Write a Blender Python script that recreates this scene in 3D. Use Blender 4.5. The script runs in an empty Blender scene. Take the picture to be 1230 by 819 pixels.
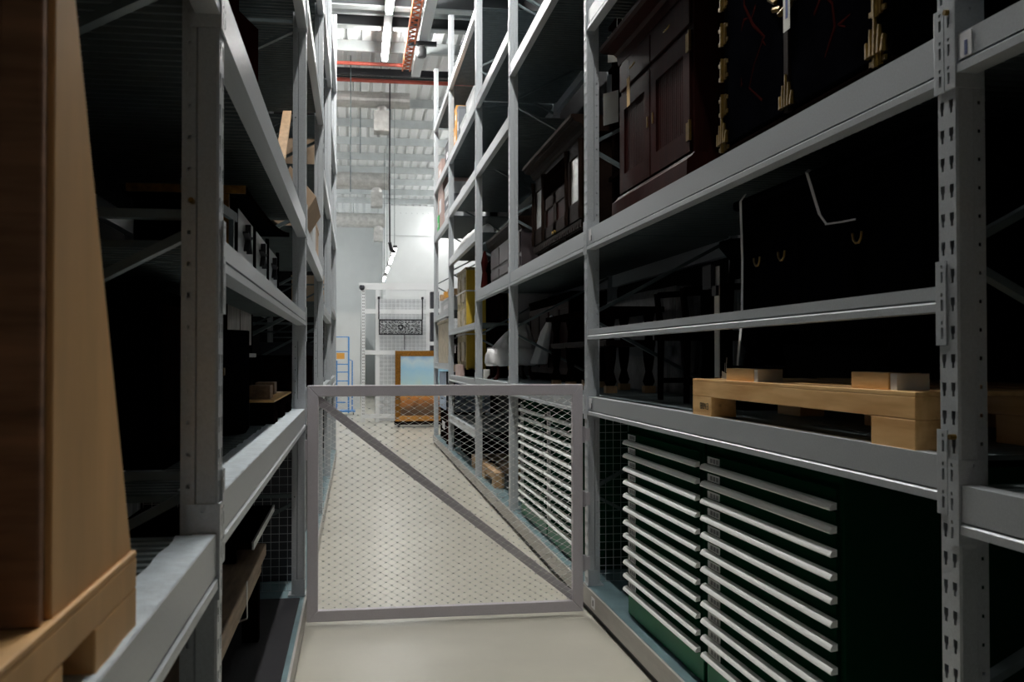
import bpy, bmesh, math, random
from mathutils import Vector, Matrix
random.seed(7)
sc = bpy.context.scene
COL = sc.collection
PI = math.pi

# ------------------------------------------------------------------ materials
def mat(name, col, rough=0.5, metal=0.0, noise=None, scale=(8, 8, 8), bump=0.0, spec=0.5, col2=None, detail=4.0, coat=0.0):
    m = bpy.data.materials.new(name); m.use_nodes = True
    nt = m.node_tree; b = nt.nodes['Principled BSDF']
    b.inputs['Base Color'].default_value = (*col, 1); b.inputs['Roughness'].default_value = rough
    b.inputs['Metallic'].default_value = metal; b.inputs['Specular IOR Level'].default_value = spec
    b.inputs['Coat Weight'].default_value = coat
    if noise is not None:
        tc = nt.nodes.new('ShaderNodeTexCoord'); mp = nt.nodes.new('ShaderNodeMapping')
        mp.inputs['Scale'].default_value = scale
        nz = nt.nodes.new('ShaderNodeTexNoise'); nz.inputs['Scale'].default_value = 1.0
        nz.inputs['Detail'].default_value = detail; nz.inputs['Roughness'].default_value = 0.6
        cr = nt.nodes.new('ShaderNodeValToRGB')
        c2 = col2 if col2 else tuple(c * (1 - noise) for c in col)
        cr.color_ramp.elements[0].color = (*c2, 1); cr.color_ramp.elements[0].position = 0.32
        cr.color_ramp.elements[1].color = (*col, 1); cr.color_ramp.elements[1].position = 0.68
        nt.links.new(tc.outputs['Object'], mp.inputs['Vector']); nt.links.new(mp.outputs[0], nz.inputs['Vector'])
        nt.links.new(nz.outputs['Fac'], cr.inputs['Fac']); nt.links.new(cr.outputs['Color'], b.inputs['Base Color'])
        if bump:
            bp = nt.nodes.new('ShaderNodeBump'); bp.inputs['Strength'].default_value = bump; bp.inputs['Distance'].default_value = 0.01
            nt.links.new(nz.outputs['Fac'], bp.inputs['Height']); nt.links.new(bp.outputs[0], b.inputs['Normal'])
    return m

def emis(name, col, strength):
    m = bpy.data.materials.new(name); m.use_nodes = True
    nt = m.node_tree; nt.nodes.clear()
    e = nt.nodes.new('ShaderNodeEmission'); o = nt.nodes.new('ShaderNodeOutputMaterial')
    e.inputs[0].default_value = (*col, 1); e.inputs[1].default_value = strength
    nt.links.new(e.outputs[0], o.inputs[0]); return m

M = dict(
    steel=mat('powder_grey_steel', (.545, .58, .61), .34, .2, .14, (160, 160, 160), .03),
    galv=mat('galvanised_deck', (.13, .165, .175), .5, .3, .25, (9, 9, 9)),
    base=mat('carriage_steel', (.46, .44, .41), .45, .1, .18, (6, 3, 14)),
    tealplate=mat('blue_grey_plate', (.20, .31, .34), .35, .3, .3, (5, 5, 5)),
    gate=mat('gate_paint', (.60, .565, .615), .5, .0, .07, (120, 120, 120)),
    wire=mat('stainless_cable', (.74, .74, .73), .35, .6),
    screen=mat('zinc_wire', (.52, .54, .55), .4, .6),
    green=mat('green_enamel', (.005, .19, .07), .35, 0, .2, (3, 3, 3), spec=.1),
    greenshade=mat('shaded_green_enamel', (.004, .034, .017), .5, 0, .2, (3, 3, 3), spec=0),  # darker copy of the green, shade put into the colour
    alu=mat('aluminium_grip', (.92, .93, .91), .4, .0),
    card=mat('label_card', (.62, .64, .66), .6),
    ink=mat('black_ink', (.02, .02, .025), .7),
    blueink=mat('blue_ink', (.10, .14, .34), .7),
    white=mat('white_sticker', (.8, .8, .82), .6),
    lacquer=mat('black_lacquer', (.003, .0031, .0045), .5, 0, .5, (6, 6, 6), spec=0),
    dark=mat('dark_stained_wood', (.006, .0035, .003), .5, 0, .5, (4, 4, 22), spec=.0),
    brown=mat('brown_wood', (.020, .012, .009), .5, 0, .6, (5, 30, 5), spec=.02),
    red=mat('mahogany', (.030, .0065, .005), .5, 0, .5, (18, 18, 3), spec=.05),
    maroon=mat('maroon_panel', (.030, .006, .005), .8, 0, .3, (9, 9, 3), spec=0),
    brass=mat('brass', (.27, .165, .035), .42, .8, .4, (30, 30, 30)),
    gilt=mat('gilt_gold', (.45, .20, .03), .38, .55, .55, (38, 38, 38), .4),
    pine=mat('pine', (.62, .37, .15), .55, 0, None),
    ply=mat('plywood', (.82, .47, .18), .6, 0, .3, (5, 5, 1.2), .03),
    plydark=mat('dark_plywood', (.40, .20, .10), .7, 0, .55, (4, 4, 40)),  # darker, redder plywood tone for the front panel and corner batten
    oldwood=mat('weathered_wood', (.36, .24, .15), .6, 0, .5, (40, 4, 40), .1),
    palwood=mat('pallet_wood', (.52, .33, .17), .65, 0, .3, (30, 3, 30)),
    cloth=mat('white_tissue_wrap', (.90, .90, .91), .8, 0, .10, (14, 14, 14), .9),
    poly=mat('grey_polythene', (.16, .16, .175), .35, 0, .4, (9, 9, 14), .8),
    mauve=mat('mauve_lacquer', (.09, .07, .075), .4, 0, .25, (5, 5, 5)),
    mirror=mat('silvered_glass', (.62, .64, .60), .25, .35, .45, (4, 4, 7)),
    stone=mat('marbled_panel', (.34, .31, .29), .35, 0, .7, (14, 14, 5)),
    carton=mat('cardboard', (.56, .40, .27), .75, 0, .1, (9, 9, 9)),
    cream=mat('cream_carved_panel', (.60, .52, .38), .65, 0, .5, (18, 18, 9), .5),
    yellow=mat('yellow_lacquer', (.70, .47, .04), .45, 0, .25, (6, 6, 2)),
    oldgold=mat('aged_gold_carving', (.52, .42, .20), .55, 0, .7, (22, 22, 14), .7),
    orange=mat('orange_box', (.75, .36, .06), .55, 0, .1, (8, 8, 8)),
    greybox=mat('grey_box', (.17, .18, .20), .6, 0, .1, (8, 8, 8)),
    blackbox=mat('black_box', (.02, .022, .03), .5),
    pink=mat('pale_pink_board', (.58, .42, .38), .65, 0, .2, (12, 12, 4)),
    lime=mat('green_tape', (.04, .55, .12), .5),
    blue=mat('blue_paint', (.07, .27, .62), .4),
    bluecloth=mat('blue_shrink_film', (.42, .55, .75), .45, 0, .5, (20, 20, 12)),
    webbing=mat('white_webbing', (.66, .66, .66), .7),
    kraft=mat('kraft_tag', (.55, .36, .16), .75),
    paper=mat('white_paper_tag', (.80, .78, .72), .75),
    blackcloth=mat('black_felt', (.018, .0175, .022), .95, 0, .25, (120, 120, 120), .2),
    rug=mat('rubber', (.02, .02, .02), .8),
    wallw=mat('white_wall', (.80, .83, .83), .75, 0, .04, (2, 2, 2)),
    wallg=mat('grey_wall', (.66, .69, .69), .75, 0, .05, (2, 2, 2)),
    walld=mat('side_wall', (.30, .30, .31), .9),
    film=mat('pale_plastic_film', (.60, .68, .74), .4, 0, .25, (30, 30, 30), .3),
    blockdark=mat('black_light_blocker', (.01, .01, .011), .9, spec=.15),  # for the added sheets that keep the rack interiors dark
    deck=mat('roof_sheet', (.84, .87, .88), .5, 0, .05, (2, 2, 2)),
    purlin=mat('purlin_steel', (.56, .60, .61), .45, .3, .15, (4, 4, 4)),
    ironwork=mat('dark_ironwork', (.05, .055, .06), .6),
    foil=mat('foil_lagging', (.62, .62, .60), .5, .4, .3, (7, 9, 7), .7),
    redpipe=mat('red_pipe', (.50, .09, .06), .45, 0, .2, (9, 9, 9)),
    redlattice=mat('orange_red_tray', (.62, .16, .06), .5, 0, .2, (9, 9, 9)),
    trunk=mat('white_trunking', (.72, .76, .78), .5),
    housing=mat('lamp_housing', (.07, .072, .075), .5),
    whiteframe=mat('white_powder_coat', (.80, .82, .83), .45),
    ivory=mat('ivory_white', (.62, .645, .66), .45, 0, .15, (8, 8, 8)),
    concrete=mat('floor_paint', (.575, .55, .47), .28, 0, .14, (.9, .9, .9), 0, .35, detail=6),
)
LAMP = emis('lamp_diffuser', (1.0, .98, .94), 140.0)

FILL_NEAR = emis('near_fill_glow', (1.0, .97, .91), 105.0)
FILL_HALL = emis('hall_fill_glow', (1.0, .99, .97), 58.0)
LAMP_LOW = emis('low_lamp_diffuser', (1.0, .99, .97), 27.0)
def wood_grain(m, col, dark, scale, dist=4.0):
    """a few long rings and knots for the pine"""
    nt = m.node_tree; b = nt.nodes['Principled BSDF']
    tc = nt.nodes.new('ShaderNodeTexCoord'); mp = nt.nodes.new('ShaderNodeMapping'); mp.inputs['Scale'].default_value = scale
    n1 = nt.nodes.new('ShaderNodeTexNoise'); n1.inputs['Scale'].default_value = 1; n1.inputs['Detail'].default_value = 3
    n2 = nt.nodes.new('ShaderNodeTexVoronoi'); n2.inputs['Scale'].default_value = .45
    r1 = nt.nodes.new('ShaderNodeValToRGB'); r1.color_ramp.elements[0].color = (*dark, 1); r1.color_ramp.elements[1].color = (*col, 1)
    r1.color_ramp.elements[0].position = .3; r1.color_ramp.elements[1].position = .6
    r2 = nt.nodes.new('ShaderNodeValToRGB'); r2.color_ramp.elements[0].color = (.35, .22, .14, 1); r2.color_ramp.elements[1].color = (1, 1, 1, 1)
    r2.color_ramp.elements[0].position = .04; r2.color_ramp.elements[1].position = .12
    mx = nt.nodes.new('ShaderNodeMixRGB'); mx.blend_type = 'MULTIPLY'; mx.inputs[0].default_value = 1
    L = nt.links.new
    L(tc.outputs['Object'], mp.inputs[0]); L(mp.outputs[0], n1.inputs['Vector']); L(mp.outputs[0], n2.inputs['Vector'])
    L(n1.outputs['Fac'], r1.inputs[0]); L(n2.outputs['Distance'], r2.inputs[0]); L(r1.outputs[0], mx.inputs[1]); L(r2.outputs[0], mx.inputs[2])
    L(mx.outputs[0], b.inputs['Base Color'])
wood_grain(M['pine'], (.88, .55, .23), (.66, .34, .11), (22, 2.2, 22))

# ------------------------------------------------------------------ mesh builder
class MB:
    def __init__(s): s.v = []; s.f = []
    def add(s, vs, fs):
        n = len(s.v); s.v += [tuple(v) for v in vs]; s.f += [tuple(i + n for i in f) for f in fs]; return s
    def box(s, x0, x1, y0, y1, z0, z1):
        x0, x1 = min(x0, x1), max(x0, x1); y0, y1 = min(y0, y1), max(y0, y1); z0, z1 = min(z0, z1), max(z0, z1)
        return s.add([(x0, y0, z0), (x1, y0, z0), (x1, y1, z0), (x0, y1, z0), (x0, y0, z1), (x1, y0, z1), (x1, y1, z1), (x0, y1, z1)],
                     [(0, 3, 2, 1), (4, 5, 6, 7), (0, 1, 5, 4), (1, 2, 6, 5), (2, 3, 7, 6), (3, 0, 4, 7)])
    def hexa(s, bottom, top):
        return s.add(list(bottom) + list(top), [(0, 3, 2, 1), (4, 5, 6, 7), (0, 1, 5, 4), (1, 2, 6, 5), (2, 3, 7, 6), (3, 0, 4, 7)])
    def prism(s, prof, axis, a, b):
        """closed profile (2-D) swept along an axis: for x -> (y,z), y -> (x,z), z -> (x,y)"""
        def P(p, t):
            return {'x': (t, p[0], p[1]), 'y': (p[0], t, p[1]), 'z': (p[0], p[1], t)}[axis]
        n = len(prof)
        vs = [P(p, a) for p in prof] + [P(p, b) for p in prof]
        fs = [tuple(range(n))[::-1], tuple(range(n, 2 * n))] + [(i, (i + 1) % n, n + (i + 1) % n, n + i) for i in range(n)]
        return s.add(vs, fs)
    def strip(s, prof, axis, a, b):
        """open sheet: profile swept along an axis"""
        def P(p, t):
            return {'x': (t, p[0], p[1]), 'y': (p[0], t, p[1]), 'z': (p[0], p[1], t)}[axis]
        n = len(prof)
        return s.add([P(p, a) for p in prof] + [P(p, b) for p in prof], [(i, i + 1, n + i + 1, n + i) for i in range(n - 1)])
    def bar(s, p, q, w, h, up=(0, 0, 1)):
        p = Vector(p); q = Vector(q); d = (q - p).normalized(); u = Vector(up)
        r = d.cross(u)
        if r.length < 1e-4: r = d.cross(Vector((1, 0, 0)))
        r.normalize(); u = r.cross(d).normalized()
        c = [(-1, -1), (1, -1), (1, 1), (-1, 1)]
        vs = [p + r * a * w / 2 + u * b * h / 2 for a, b in c] + [q + r * a * w / 2 + u * b * h / 2 for a, b in c]
        return s.add(vs, [(0, 3, 2, 1), (4, 5, 6, 7), (0, 1, 5, 4), (1, 2, 6, 5), (2, 3, 7, 6), (3, 0, 4, 7)])
    def tube(s, pts, r, n=6, cap=True):
        pts = [Vector(p) for p in pts]; m = len(pts); base = len(s.v)
        rs = r if isinstance(r, (list, tuple)) else [r] * m
        ref = None
        for i, p in enumerate(pts):
            d = (pts[min(i + 1, m - 1)] - pts[max(i - 1, 0)]).normalized()
            if ref is None:
                ref = Vector((0, 0, 1)) if abs(d.z) < .9 else Vector((1, 0, 0))
            a = d.cross(ref).normalized(); b = a.cross(d).normalized(); ref = b
            for k in range(n):
                t = 2 * PI * k / n; s.v.append(tuple(p + (a * math.cos(t) + b * math.sin(t)) * rs[i]))
        for i in range(m - 1):
            for k in range(n):
                k2 = (k + 1) % n
                s.f.append((base + i * n + k, base + i * n + k2, base + (i + 1) * n + k2, base + (i + 1) * n + k))
        if cap:
            s.f.append(tuple(base + k for k in range(n))[::-1]); s.f.append(tuple(base + (m - 1) * n + k for k in range(n)))
        return s
    def lathe(s, cx, cy, prof, n=12):
        base = len(s.v); m = len(prof)
        for r, z in prof:
            for k in range(n):
                t = 2 * PI * k / n; s.v.append((cx + r * math.cos(t), cy + r * math.sin(t), z))
        for i in range(m - 1):
            for k in range(n):
                k2 = (k + 1) % n
                s.f.append((base + i * n + k, base + i * n + k2, base + (i + 1) * n + k2, base + (i + 1) * n + k))
        s.f.append(tuple(base + k for k in range(n))[::-1]); s.f.append(tuple(base + (m - 1) * n + k for k in range(n)))
        return s
    def mesh(s, name, m, off=(0, 0, 0), smooth=False):
        me = bpy.data.meshes.new(name)
        me.from_pydata([(v[0] - off[0], v[1] - off[1], v[2] - off[2]) for v in s.v], [], s.f)
        bm = bmesh.new(); bm.from_mesh(me); bmesh.ops.recalc_face_normals(bm, faces=bm.faces); bm.to_mesh(me); bm.free()
        me.materials.append(M[m] if isinstance(m, str) else m)
        if smooth: me.polygons.foreach_set('use_smooth', [True] * len(me.polygons))
        return me
    def build(s, name, m, parent=None, bevel=0, smooth=False, solid=0, origin=None):
        root = parent
        while root is not None and root.parent is not None: root = root.parent
        off = tuple(root.location) if root is not None else (origin or (0, 0, 0))
        o = bpy.data.objects.new(name, s.mesh(name, m, off, smooth)); COL.objects.link(o)
        if parent is not None: o.parent = parent
        elif origin: o.location = origin
        if solid:
            md = o.modifiers.new('thickness', 'SOLIDIFY'); md.thickness = solid; md.offset = 0
        if bevel:
            md = o.modifiers.new('edge', 'BEVEL'); md.width = bevel; md.segments = 2; md.limit_method = 'ANGLE'
        return o

def thing(name, label, cat, loc=(0, 0, 0), group=None):
    o = bpy.data.objects.new(name, None); COL.objects.link(o); o.location = loc; o.empty_display_size = .1
    o['label'] = label; o['category'] = cat
    if group: o['group'] = group
    return o
def tag(o, label, cat, group=None, kind=None):
    o['label'] = label; o['category'] = cat
    if group: o['group'] = group
    if kind: o['kind'] = kind
    return o
def struct(o): o['kind'] = 'structure'; return o
def inst(name, me, parent, loc, rz=0.0, mods=None):
    o = bpy.data.objects.new(name, me); COL.objects.link(o); o.parent = parent; o.location = loc; o.rotation_euler = (0, 0, rz)
    if mods:
        md = o.modifiers.new('thickness', 'SOLIDIFY'); md.thickness = mods; md.offset = 0
    return o
def dup(root, loc, label=None, group=None, rz=None):
    r = root.copy(); COL.objects.link(r); r.location = loc
    if rz is not None: r.rotation_euler = (0, 0, rz)
    if label: r['label'] = label
    if group: r['group'] = group
    for ch in list(root.children):
        c = ch.copy(); COL.objects.link(c); c.parent = r
        for g in list(ch.children):
            d = g.copy(); COL.objects.link(d); d.parent = c
    return r

# ------------------------------------------------------------------ camera
cam = bpy.data.cameras.new('camera'); co = bpy.data.objects.new('camera', cam); COL.objects.link(co)
cam.sensor_width = 36; cam.lens = 1196 * 36 / 1230; cam.clip_start = .05; cam.clip_end = 200
yaw, pitch, roll = math.radians(8.944), math.radians(.965), math.radians(.05)
co.location = (0, 0, 1.6)
co.rotation_mode = 'QUATERNION'
co.rotation_quaternion = (Matrix.Rotation(-yaw, 4, 'Z') @ Matrix.Rotation(PI / 2 + pitch, 4, 'X') @ Matrix.Rotation(-roll, 4, 'Z')).to_quaternion()
cam.dof.use_dof = True; cam.dof.focus_distance = 6.5; cam.dof.aperture_fstop = 7.1
sc.camera = co

# ------------------------------------------------------------------ room shell
WX0, WX1, WY0, WY1, CZ = -4.2, 5.4, -3.2, 44.5, 7.62
struct(MB().box(WX0 - .2, WX1 + .2, WY0 - .2, WY1 + .2, -.2, 0).build('floor', 'concrete'))
struct(MB().box(WX0 - .2, WX0, WY0, WY1, 0, CZ + .4).build('wall_left', 'walld'))
struct(MB().box(WX1, WX1 + .2, WY0, WY1, 0, CZ + .4).build('wall_right', 'walld'))
struct(MB().box(-1.62, -1.50, WY0, 16.6, 0, CZ - .3).build('light_blocker_left', 'blockdark'))  # added dark sheet behind the rack, stops light leaking through
struct(MB().box(-1.50, -.40, 16.25, 16.33, 0, CZ - .3).build('light_blocker_rack_end', 'blockdark'))  # added dark panel covering bright gaps at the rack end
struct(MB().box(2.66, 2.78, WY0, 18.75, 0, CZ - .3).box(2.515, 2.66, 18.68, 18.75, 0, CZ - .3).build('light_blocker_right', 'blockdark'))  # added dark sheet with a return, shuts out hall light behind the rack
struct(MB().box(WX0 - .2, WX1 + .2, WY0 - .2, WY0, 0, CZ + .4).build('wall_near', 'walld'))
struct(MB().box(WX0 - .2, WX1 + .2, WY1, WY1 + .2, 0, CZ + .4).build('wall_far', 'wallg'))
struct(MB().box(1.18, WX1, 39.5, WY1, 0, CZ).build('wall_bulkhead', 'wallw'))
w = MB().box(1.17, WX1, 39.47, 39.5, 6.42, 6.45)
for k in range(16): w.box(1.3 + k * .22, 1.34 + k * .22, 39.46, 39.5, 7.30, 7.34)
struct(w.build('trim_1', 'wallg'))
# a lower room standing in front of the far wall on the left
low = MB().prism([(-2.6, 0), (.16, 0), (.16, 3.0), (-.9, 3.0), (-2.6, 3.0)], 'y', 31.5, 44.5)
struct(low.build('wall_low_room', 'wallg'))
# corrugated roof sheet on purlins
prof = []; x = WX0; k = 0
while x < WX1:
    prof += [(x, CZ), (x + .16, CZ), (x + .18, CZ + .04), (x + .25, CZ + .04), (x + .27, CZ)]; x += .27
ceil = struct(MB().strip(prof, 'y', WY0, WY1).build('ceiling', 'deck'))
for k in range(23):
    y = -1.85 + k * 2.085
    if y > 39 : break
    p = [(y, CZ - .20), (y + .09, CZ - .20), (y + .09, CZ - .18), (y + .015, CZ - .18), (y + .015, CZ - .015), (y + .09, CZ - .015), (y + .09, CZ), (y, CZ)]
    struct(MB().prism(p, 'x', WX0, WX1).build('purlin', 'purlin', ceil))
for y, h, mt in ((16.3, .30, 'ironwork'), (17.3, .30, 'ironwork')):
    b = MB().box(WX0, WX1, y - .01, y + .01, CZ - h, CZ).box(WX0, WX1, y - .10, y + .10, CZ - .02, CZ)
    b = struct(b.build('roof_beam', mt, ceil))  # dark web colour stands for its shaded side, pale flange for its lit one
    struct(MB().box(WX0, WX1, y - .10, y + .10, CZ - h - .02, CZ - h).build('beam_flange', 'purlin' if y < 20 else mt, b))

# ------------------------------------------------------------------ racking
PITCH = .07
def upright_mesh(z0, z1):
    half = [(.078, .022), (.078, .034), (.067, .034), (.059, .034), (.048, .034), (.043, .040), (.005, .040), (0, .036)]
    ys = [.028, .024, .014, .010, -.010, -.014, -.024, -.028]
    prof = half + [(0, y) for y in ys] + [(a, -b) for a, b in reversed(half)]
    H = len(half)
    holes = {2: 'F', len(prof) - 4: 'F'}                     # flank bolt holes
    holes.update({H: 'W', H + 2: 'W', H + 4: 'W', H + 6: 'W', H + 1: 'S', H + 5: 'S'})
    zs = [z0]; kinds = []
    z = z0
    while z < z1 - .001:
        for a, kd in ((.014, None), (.028, 'n'), (.033, 'w'), (.042, 'f'), (.048, 'w'), (.07, None)):
            zs.append(z + a); kinds.append(kd)
        z += PITCH
    mb = MB(); n = len(prof)
    mb.v = [(p[0], p[1], z) for z in zs for p in prof]
    for r in range(len(zs) - 1):
        for c in range(n - 1):
            h = holes.get(c)
            if h == 'F':
                if kinds[r] == 'f': continue
            elif kinds[r] in ('w', 'f') and h: continue
            elif kinds[r] == 'n' and h == 'S': continue
            mb.f.append((r * n + c, r * n + c + 1, (r + 1) * n + c + 1, (r + 1) * n + c))
    return mb.mesh('upright', 'steel')
ZB = .16
UPR = upright_mesh(ZB, 7.02)
FOOT = MB().box(-.006, .10, -.052, .052, ZB, ZB + .008).box(.0, .06, -.05, -.042, ZB, ZB + .10).box(.0, .06, .042, .05, ZB, ZB + .10).mesh('foot_plate', 'steel')

def connector_mesh(sgn):
    """L plate: hooks onto half of the post face, other leg along the flank that carries the beam (sgn = +1: beam on the +y side)"""
    mb = MB(); cols = [.002, .013, .023, .041]
    zs = []; kd = []
    z = 0; zs = [0]
    for k in range(3):
        for a, h in ((.016, 0), (.044, 1), (.052, 0), (.060, 1), (.07, 0)):
            zs.append(k * PITCH + a); kd.append(h)
    n = 8
    pts = [(-.005, sgn * c) for c in cols] + [(-.005, sgn * .044), (.026, sgn * .044), (.035, sgn * .044), (.062, sgn * .044)]
    mb.v = [(p[0], p[1], z) for z in zs for p in pts]
    for r in range(len(zs) - 1):
        for c in range(n - 1):
            if c == 1 and kd[r] or (c == 5 and r % 5 == 3): continue
            mb.f.append((r * n + c, r * n + c + 1, (r + 1) * n + c + 1, (r + 1) * n + c))
    return mb.mesh('end_connector', 'steel')
CON = {1: connector_mesh(1), -1: connector_mesh(-1)}
CONHZ = {}

def beam_mesh(L, h):
    p = [(0.004, .026), (-.004, .020), (-.004, 0), (.05, 0), (.05, h), (0, h), (0, .030), (.008, .030), (.008, .026)]
    return MB().prism(p, 'y', .047, L - .047).mesh('shelf_beam', 'steel')
DEPTH = 1.05
def deck_mesh(L):
    prof = []; y = .05
    while y < L - .06:
        prof += [(y, 0), (y + .03, 0), (y + .036, -.016), (y + .05, -.016), (y + .056, 0)]; y += .056
    return MB().strip(prof, 'x', .052, DEPTH - .02).mesh('shelf_deck', 'galv')

def rack(name, label, xf, s, posts, bays, kind):
    """s=+1: rack runs to +x of its face xf; s=-1: to -x"""
    root = thing(name, label, 'shelving rack', (xf, 0, 0))
    rz = 0 if s > 0 else PI
    for y in posts:
        for back in (0, 1):
            u = inst('upright', UPR, root, (s * (DEPTH if back else 0), y, 0), rz if not back else rz + PI, .0028)
            inst('foot_plate', FOOT, u, (0, 0, 0))
        # bracing in the plane of the frame
        z = .75
        if kind == 'K':
            zk = [.75, 1.86, 2.95, 4.05, 5.15, 6.25]
            for z in zk:
                for e in (-1, 1):
                    b = MB().bar((s * .045, y, z + e * .022), (s * (DEPTH - .045), y, z + e * .53), .02, .04, (0, 1, 0))
                    b.build('diagonal_brace', 'galv', None).parent = root
        else:
            for k in range(-2, 9):
                z = 1.92 + .58 * k
                MB().bar((s * .045, y, z), (s * (DEPTH - .045), y, z), .02, .036, (0, 1, 0)).build('horizontal_brace', 'galv', None).parent = root
                if z - .52 > .2:
                    MB().bar((s * .045, y, z - .03), (s * (DEPTH - .045), y, z - .54), .02, .042, (0, 1, 0)).build('diagonal_brace', 'galv', None).parent = root
    for y0, y1, levels in bays:
        L = y1 - y0
        for lv in levels:
            zt, h = lv[0], lv[1]; has_deck = lv[2] if len(lv) > 2 else True
            zb = zt - h
            # a half turn about z mirrors the beam for the other side
            me = beam_mesh(L, h)
            for back in (0, 1):
                x = s * (DEPTH if back else 0)
                flip = (s < 0) != bool(back)
                b = inst('shelf_beam', me, root, (x, y1 if flip else y0, zb), PI if flip else 0)
                zc = ZB + PITCH * round((zb - .07 * (h < .09) - .005 - ZB) / PITCH) - zb
                inst('end_connector', CON[1], b, (0, 0, zc), 0, .004)
                inst('end_connector', CON[-1], b, (0, L, zc), 0, .004)
                if not back: front = b
            if len(lv) > 3:      # little white location sticker at the far end of the front beam
                yy = L - .13 if s > 0 else .13
                st = inst('label_sticker', MB().box(-.003, -.0005, yy - .03, yy + .03, h * .42, h * .92).mesh('label_sticker', 'white'), front, (0, 0, 0))
            if has_deck:
                d = inst('shelf_deck', deck_mesh(L), root, (0 if s > 0 else 0, y0 if s > 0 else y1, zt - .004), 0 if s > 0 else PI, .0016)
    return root

RX, LX = 1.454, -.30
RP = [-1.6, 2.27, 6.20, 9.40, 12.10, 15.65, 18.62]
LP = [-1.6, 2.31, 6.22, 9.45, 12.45, 15.9]
def bays(P, lv): return [(P[i], P[i + 1], lv[i]) for i in range(len(P) - 1)]
right_rack = rack('shelving_rack', 'tall grey steel pallet rack on the right side of the aisle', RX, 1, RP, bays(RP, [
    [(1.289, .118), (2.39, .095)],
    [(1.354, .114, True, 1), (1.779, .064, False), (2.412, .128, True, 1), (3.80, .12)],
    [(1.354, .114), (2.412, .128), (4.40, .115)],
    [(1.354, .114), (2.412, .128), (3.93, .12), (4.77, .115)],
    [(.71, .10), (1.335, .10), (2.035, .08), (3.15, .11), (3.93, .12), (4.77, .115), (5.93, .11)],
    [(1.51, .10), (2.36, .09), (3.86, .12), (4.77, .115), (5.93, .11)]]), 'K')
left_rack = rack('shelving_rack', 'tall grey steel pallet rack on the left side of the aisle', LX, -1, LP, bays(LP, [
    [(1.215, .12), (2.47, .11)],
    [(1.292, .12), (1.872, .075), (2.45, .115), (3.72, .11)],
    [(1.30, .12), (2.42, .11), (3.89, .12), (4.92, .12)],
    [(1.33, .12), (2.12, .10), (3.42, .12), (5.05, .12)],
    [(1.33, .12), (2.30, .10), (3.42, .12), (4.60, .12), (5.9, .12)]]), 'D')
def on(root, mb, name, m, parent=None, **k):
    return mb.build(name, m, parent or root, **k)
# wheeled carriages under both racks: fascia channel, cover plate, a black box putting shade into the gap below
for root, s, y0, y1 in ((right_rack, 1, -1.7, 18.75), (left_rack, -1, -1.7, 16.05)):
    x = RX if s > 0 else LX
    f = [(x - s * .012, .042), (x - s * .012, .1555), (x + s * .003, .1555), (x + s * .003, .042)]
    on(root, MB().prism(f, 'y', y0, y1), 'carriage_fascia', 'base')
    on(root, MB().box(x + s * .0, x + s * DEPTH, y0, y1, .156, .160), 'carriage_plate', 'tealplate')
    on(root, MB().box(x + s * .004, x + s * (DEPTH - .05), y0 + .05, y1 - .05, .008, .15), 'gap_shade_frame', 'ink')
    for k in range(int((y1 - y0) / 1.7) + 1):
        yy = y0 + .5 + k * 1.7
        if yy < y1 - .2:
            on(root, MB().tube([(x + s * .2, yy, .05), (x + s * .25, yy, .05)], .05, 16), 'wheel', 'ironwork')
for y0, y1, zt in ((-1.5, 2.24, 1.215), (2.40, 6.14, 1.292)):
    mb = MB(); n = 60
    e = [(.078 if y0 < 0 else .105) + .003 * math.sin(k * 1.7) + .002 * math.sin(k * 4.1) for k in range(n + 1)]
    for k in range(n):
        ya, yb = y0 + (y1 - y0) * k / n, y0 + (y1 - y0) * (k + 1) / n
        zz = lambda q: zt + .0015 + .0012 * math.sin(q * 2.3)
        mb.hexa([(LX - .002, ya, zt), (LX - e[k], ya, zt), (LX - e[k + 1], yb, zt), (LX - .002, yb, zt)],
                [(LX - .002, ya, zz(k)), (LX - e[k], ya, zz(k) + .001), (LX - e[k + 1], yb, zz(k + 1) + .001), (LX - .002, yb, zz(k + 1))])
    on(left_rack, mb, 'edge_film', 'film')
# sticker on the fascia beside the gate
on(right_rack, MB().box(RX - .0145, RX - .012, 5.93, 6.01, .065, .13), 'label_sticker', 'white')
on(right_rack, MB().box(RX - .0155, RX - .0143, 5.96, 5.98, .08, .115), 'label_mark', 'ink')
for zz in (1.295, 2.34):
    on(right_rack, MB().box(RX - .0042, RX - .0031, 6.03, 6.045, zz - .012, zz + .022), 'label_mark', 'ink')
# the long barcode label on the nearest beam: white strip with blue lettering
on(right_rack, MB().box(RX - .003, RX, 2.165, 2.21, 2.325, 2.385), 'label_sticker', 'white')
lb = MB()
for k in range(9): lb.box(RX - .0042, RX - .0032, 2.180, 2.192, 2.33 + k * .004, 2.332 + k * .004)
on(right_rack, lb, 'label_mark', 'blueink')
# yellow locking pins
for zz, yy in ((2.452, 2.252), (1.405, 2.245)):
    on(right_rack, MB().tube([(RX - .018, yy, zz), (RX + .01, yy, zz)], .007, 10), 'locking_pin', 'brass')
on(left_rack, MB().tube([(LX - .055, 2.25, 1.945), (LX - .055, 2.28, 1.945)], .006, 10), 'locking_pin', 'brass')
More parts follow.
